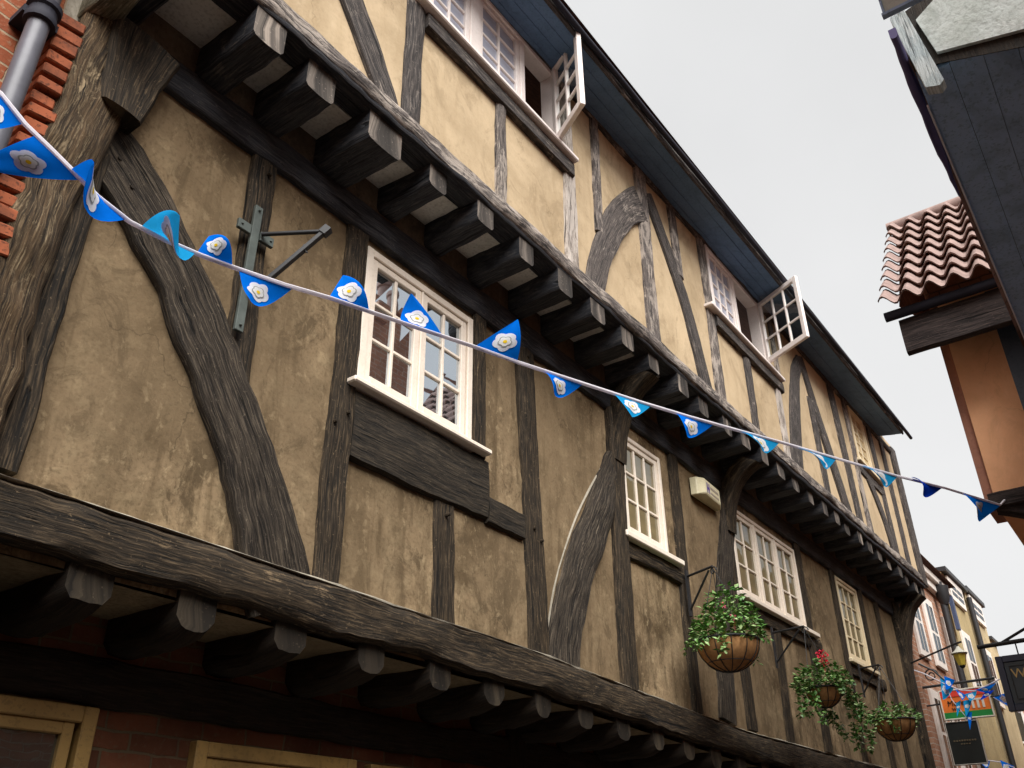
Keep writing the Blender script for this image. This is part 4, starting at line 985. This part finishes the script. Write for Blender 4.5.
SO = plain('sign_orange', (.85, .20, .03), .5, .4, var=.15, vs=6); SR = plain('sign_red', (.80, .06, .03), .5, .4, var=.1); SG = plain('sign_green', (.02, .26, .05), .5, .4); SW = plain('sign_white', (.80, .72, .6), .5, .4)
board(os_, SX, 2.13, 2.74, 3.52, 3.88, SO, SW, .018)
mb = MB(); mb.box((SX - .006, 2.131, 3.521), (SX - .001, 2.739, 3.60)); mb.build('green_band', SG, os_)
mb = MB(); mb.box((SX - .006, 2.131, 3.80), (SX - .001, 2.739, 3.879)); mb.build('red_band', SR, os_)
INK = plain('sign_ink', (.04, .02, .01), .6)
text('lettering', 'More', .10, INK, os_, (SX - .004, 2.56, 3.715), (0, -1, 0), (0, 0, 1)); text('lettering', 'we', .085, INK, os_, (SX - .004, 2.575, 3.645), (0, -1, 0), (0, 0, 1))
mb = MB()
for a in (2.20, 2.265, 2.33): mb.box((SX - .007, a, 3.63), (SX - .001, a + .03, 3.73))
mb.box((SX - .007, 2.20, 3.731), (SX - .001, 2.36, 3.755)); mb.build('emblem', SW, os_)
mb = MB(); mb.tube([(SX + .02, 2.95, 3.97), (SX + .02, 2.0, 3.99)], .018, 8); mb.tube([(SX + .02, 2.95, 3.72), (SX + .02, 2.0, 3.76)], .012, 8)
for k in (2.2, 2.65): mb.tube([(SX + .02, k, 3.97), (SX + .02, k, 3.89)], .006, 6)
mb.tube([(SX + .02, 2.93, 4.30), (SX + .02, 2.75, 4.18), (SX + .02, 2.6, 3.98)], .014, 7)
mb.tube([(SX + .02, 2.80 - .1 * math.cos(k * .5) * (1 - k * .04), 4.12 + .1 * math.sin(k * .5) * (1 - k * .04)) for k in range(20)], .010, 6)
mb.build('arm', BLACK, os_, smooth=50)
bs = thing('hanging_sign', (SX, 2.55, 3.2), 'plain black hanging sign with faint lettering below the orange sign', 'sign')
SB = plain('sign_black', (.022, .024, .022), .35, .4)
board(bs, SX + .01, 2.36, 2.76, 2.94, 3.47, SB, plain('sign_edge', (.5, .46, .4), .5), .012)
GLD = plain('sign_faint_gold', (.16, .12, .07), .5)
mb = MB()
for k in range(9): mb.box((SX + .004, 2.42 + k * .033, 3.225), (SX + .0095, 2.442 + k * .033, 3.245))
for k in range(4): mb.box((SX + .004, 2.50 + k * .033, 3.185), (SX + .0095, 2.522 + k * .033, 3.20))
mb.build('lettering', GLD, bs)
mb = MB(); mb.tube([(SX + .03, 2.45, 3.48), (SX + .03, 2.45, 3.5)], .006, 6); mb.tube([(SX + .03, 2.68, 3.48), (SX + .03, 2.68, 3.5)], .006, 6); mb.build('hanger', BLACK, bs)
ws = thing('hanging_sign', (9, .9, 3.1), 'dark slate hanging sign with gold letter W at the right edge', 'sign')
SS = plain('sign_slate', (.045, .065, .080), .35, .5); SF = plain('sign_frame_navy', (.035, .045, .085), .35, .5)
board(ws, 9.0, .75, 1.185, 2.92, 3.27, SS, SF, .055, .05)
mb = MB(); mb.box((8.992, .79, 2.955), (8.999, 1.15, 2.962)); mb.box((8.992, .79, 3.228), (8.999, 1.15, 3.235)); mb.box((8.992, 1.143, 2.9625), (8.999, 1.15, 3.2275)); mb.build('inner_line', BLACK, ws)
GOLDP = plain('sign_gold', (.72, .52, .20), .4, .5)
text('lettering', 'W', .11, GOLDP, ws, (8.996, 1.085, 3.165), (0, -1, 0), (0, 0, 1))
mb = MB()
for k in range(4): mb.box((8.993, .985 - k * .045, 3.075), (8.999, 1.02 - k * .045, 3.088))
mb.build('small_lettering', GLD, ws)
mb = MB(); mb.tube([(9.02, .50, 3.45), (9.02, 1.36, 3.43)], .020, 8); mb.tube([(9.02, .52, 3.72), (9.02, 1.16, 3.44)], .013, 8)
for k in (.75, 1.05): mb.tube([(9.02, k, 3.45), (9.02, k, 3.32)], .006, 6)
mb.build('arm', BLACK, ws, smooth=50)
lt = thing('wall_lantern', (14.3, 2.4, 4.3), 'street lantern with yellow glass on a thin arm beside the brick house', 'lantern')
lc = onX((960, 656), 12.6); AMB = plain('lantern_glass', (.80, .62, .10), .2, .5, var=.25)
mb = MB(); mb.lathe(lc, [(.02, -.12), (.045, -.115), (.082, .02)], 6); mb.build('glass', AMB, lt)
mb = MB(); mb.lathe(lc, [(.015, .12), (.036, .085), (.043, .085), (.05, .07), (.10, .032), (.09, .02)], 12); mb.build('lantern_cap', plain('lantern_cap_white', (.62, .60, .52), .5), lt, smooth=40)
mb = MB(); mb.lathe(lc, [(.015, -.15), (.032, -.135), (.036, -.122), (.0, -.12)], 10); mb.build('finial', BLACK, lt)
rt_ = onX((905, 656), 12.9)
mb = MB(); mb.tube([Vector((13.5, 2.97, rt_.z)), lc + Vector((0, 0, .16)), lc + Vector((0, -.06, .17))], .012, 8); mb.tube([lc + Vector((0, 0, .16)), lc + Vector((0, 0, .115))], .008, 6); mb.build('arm', BLACK, lt, smooth=50)
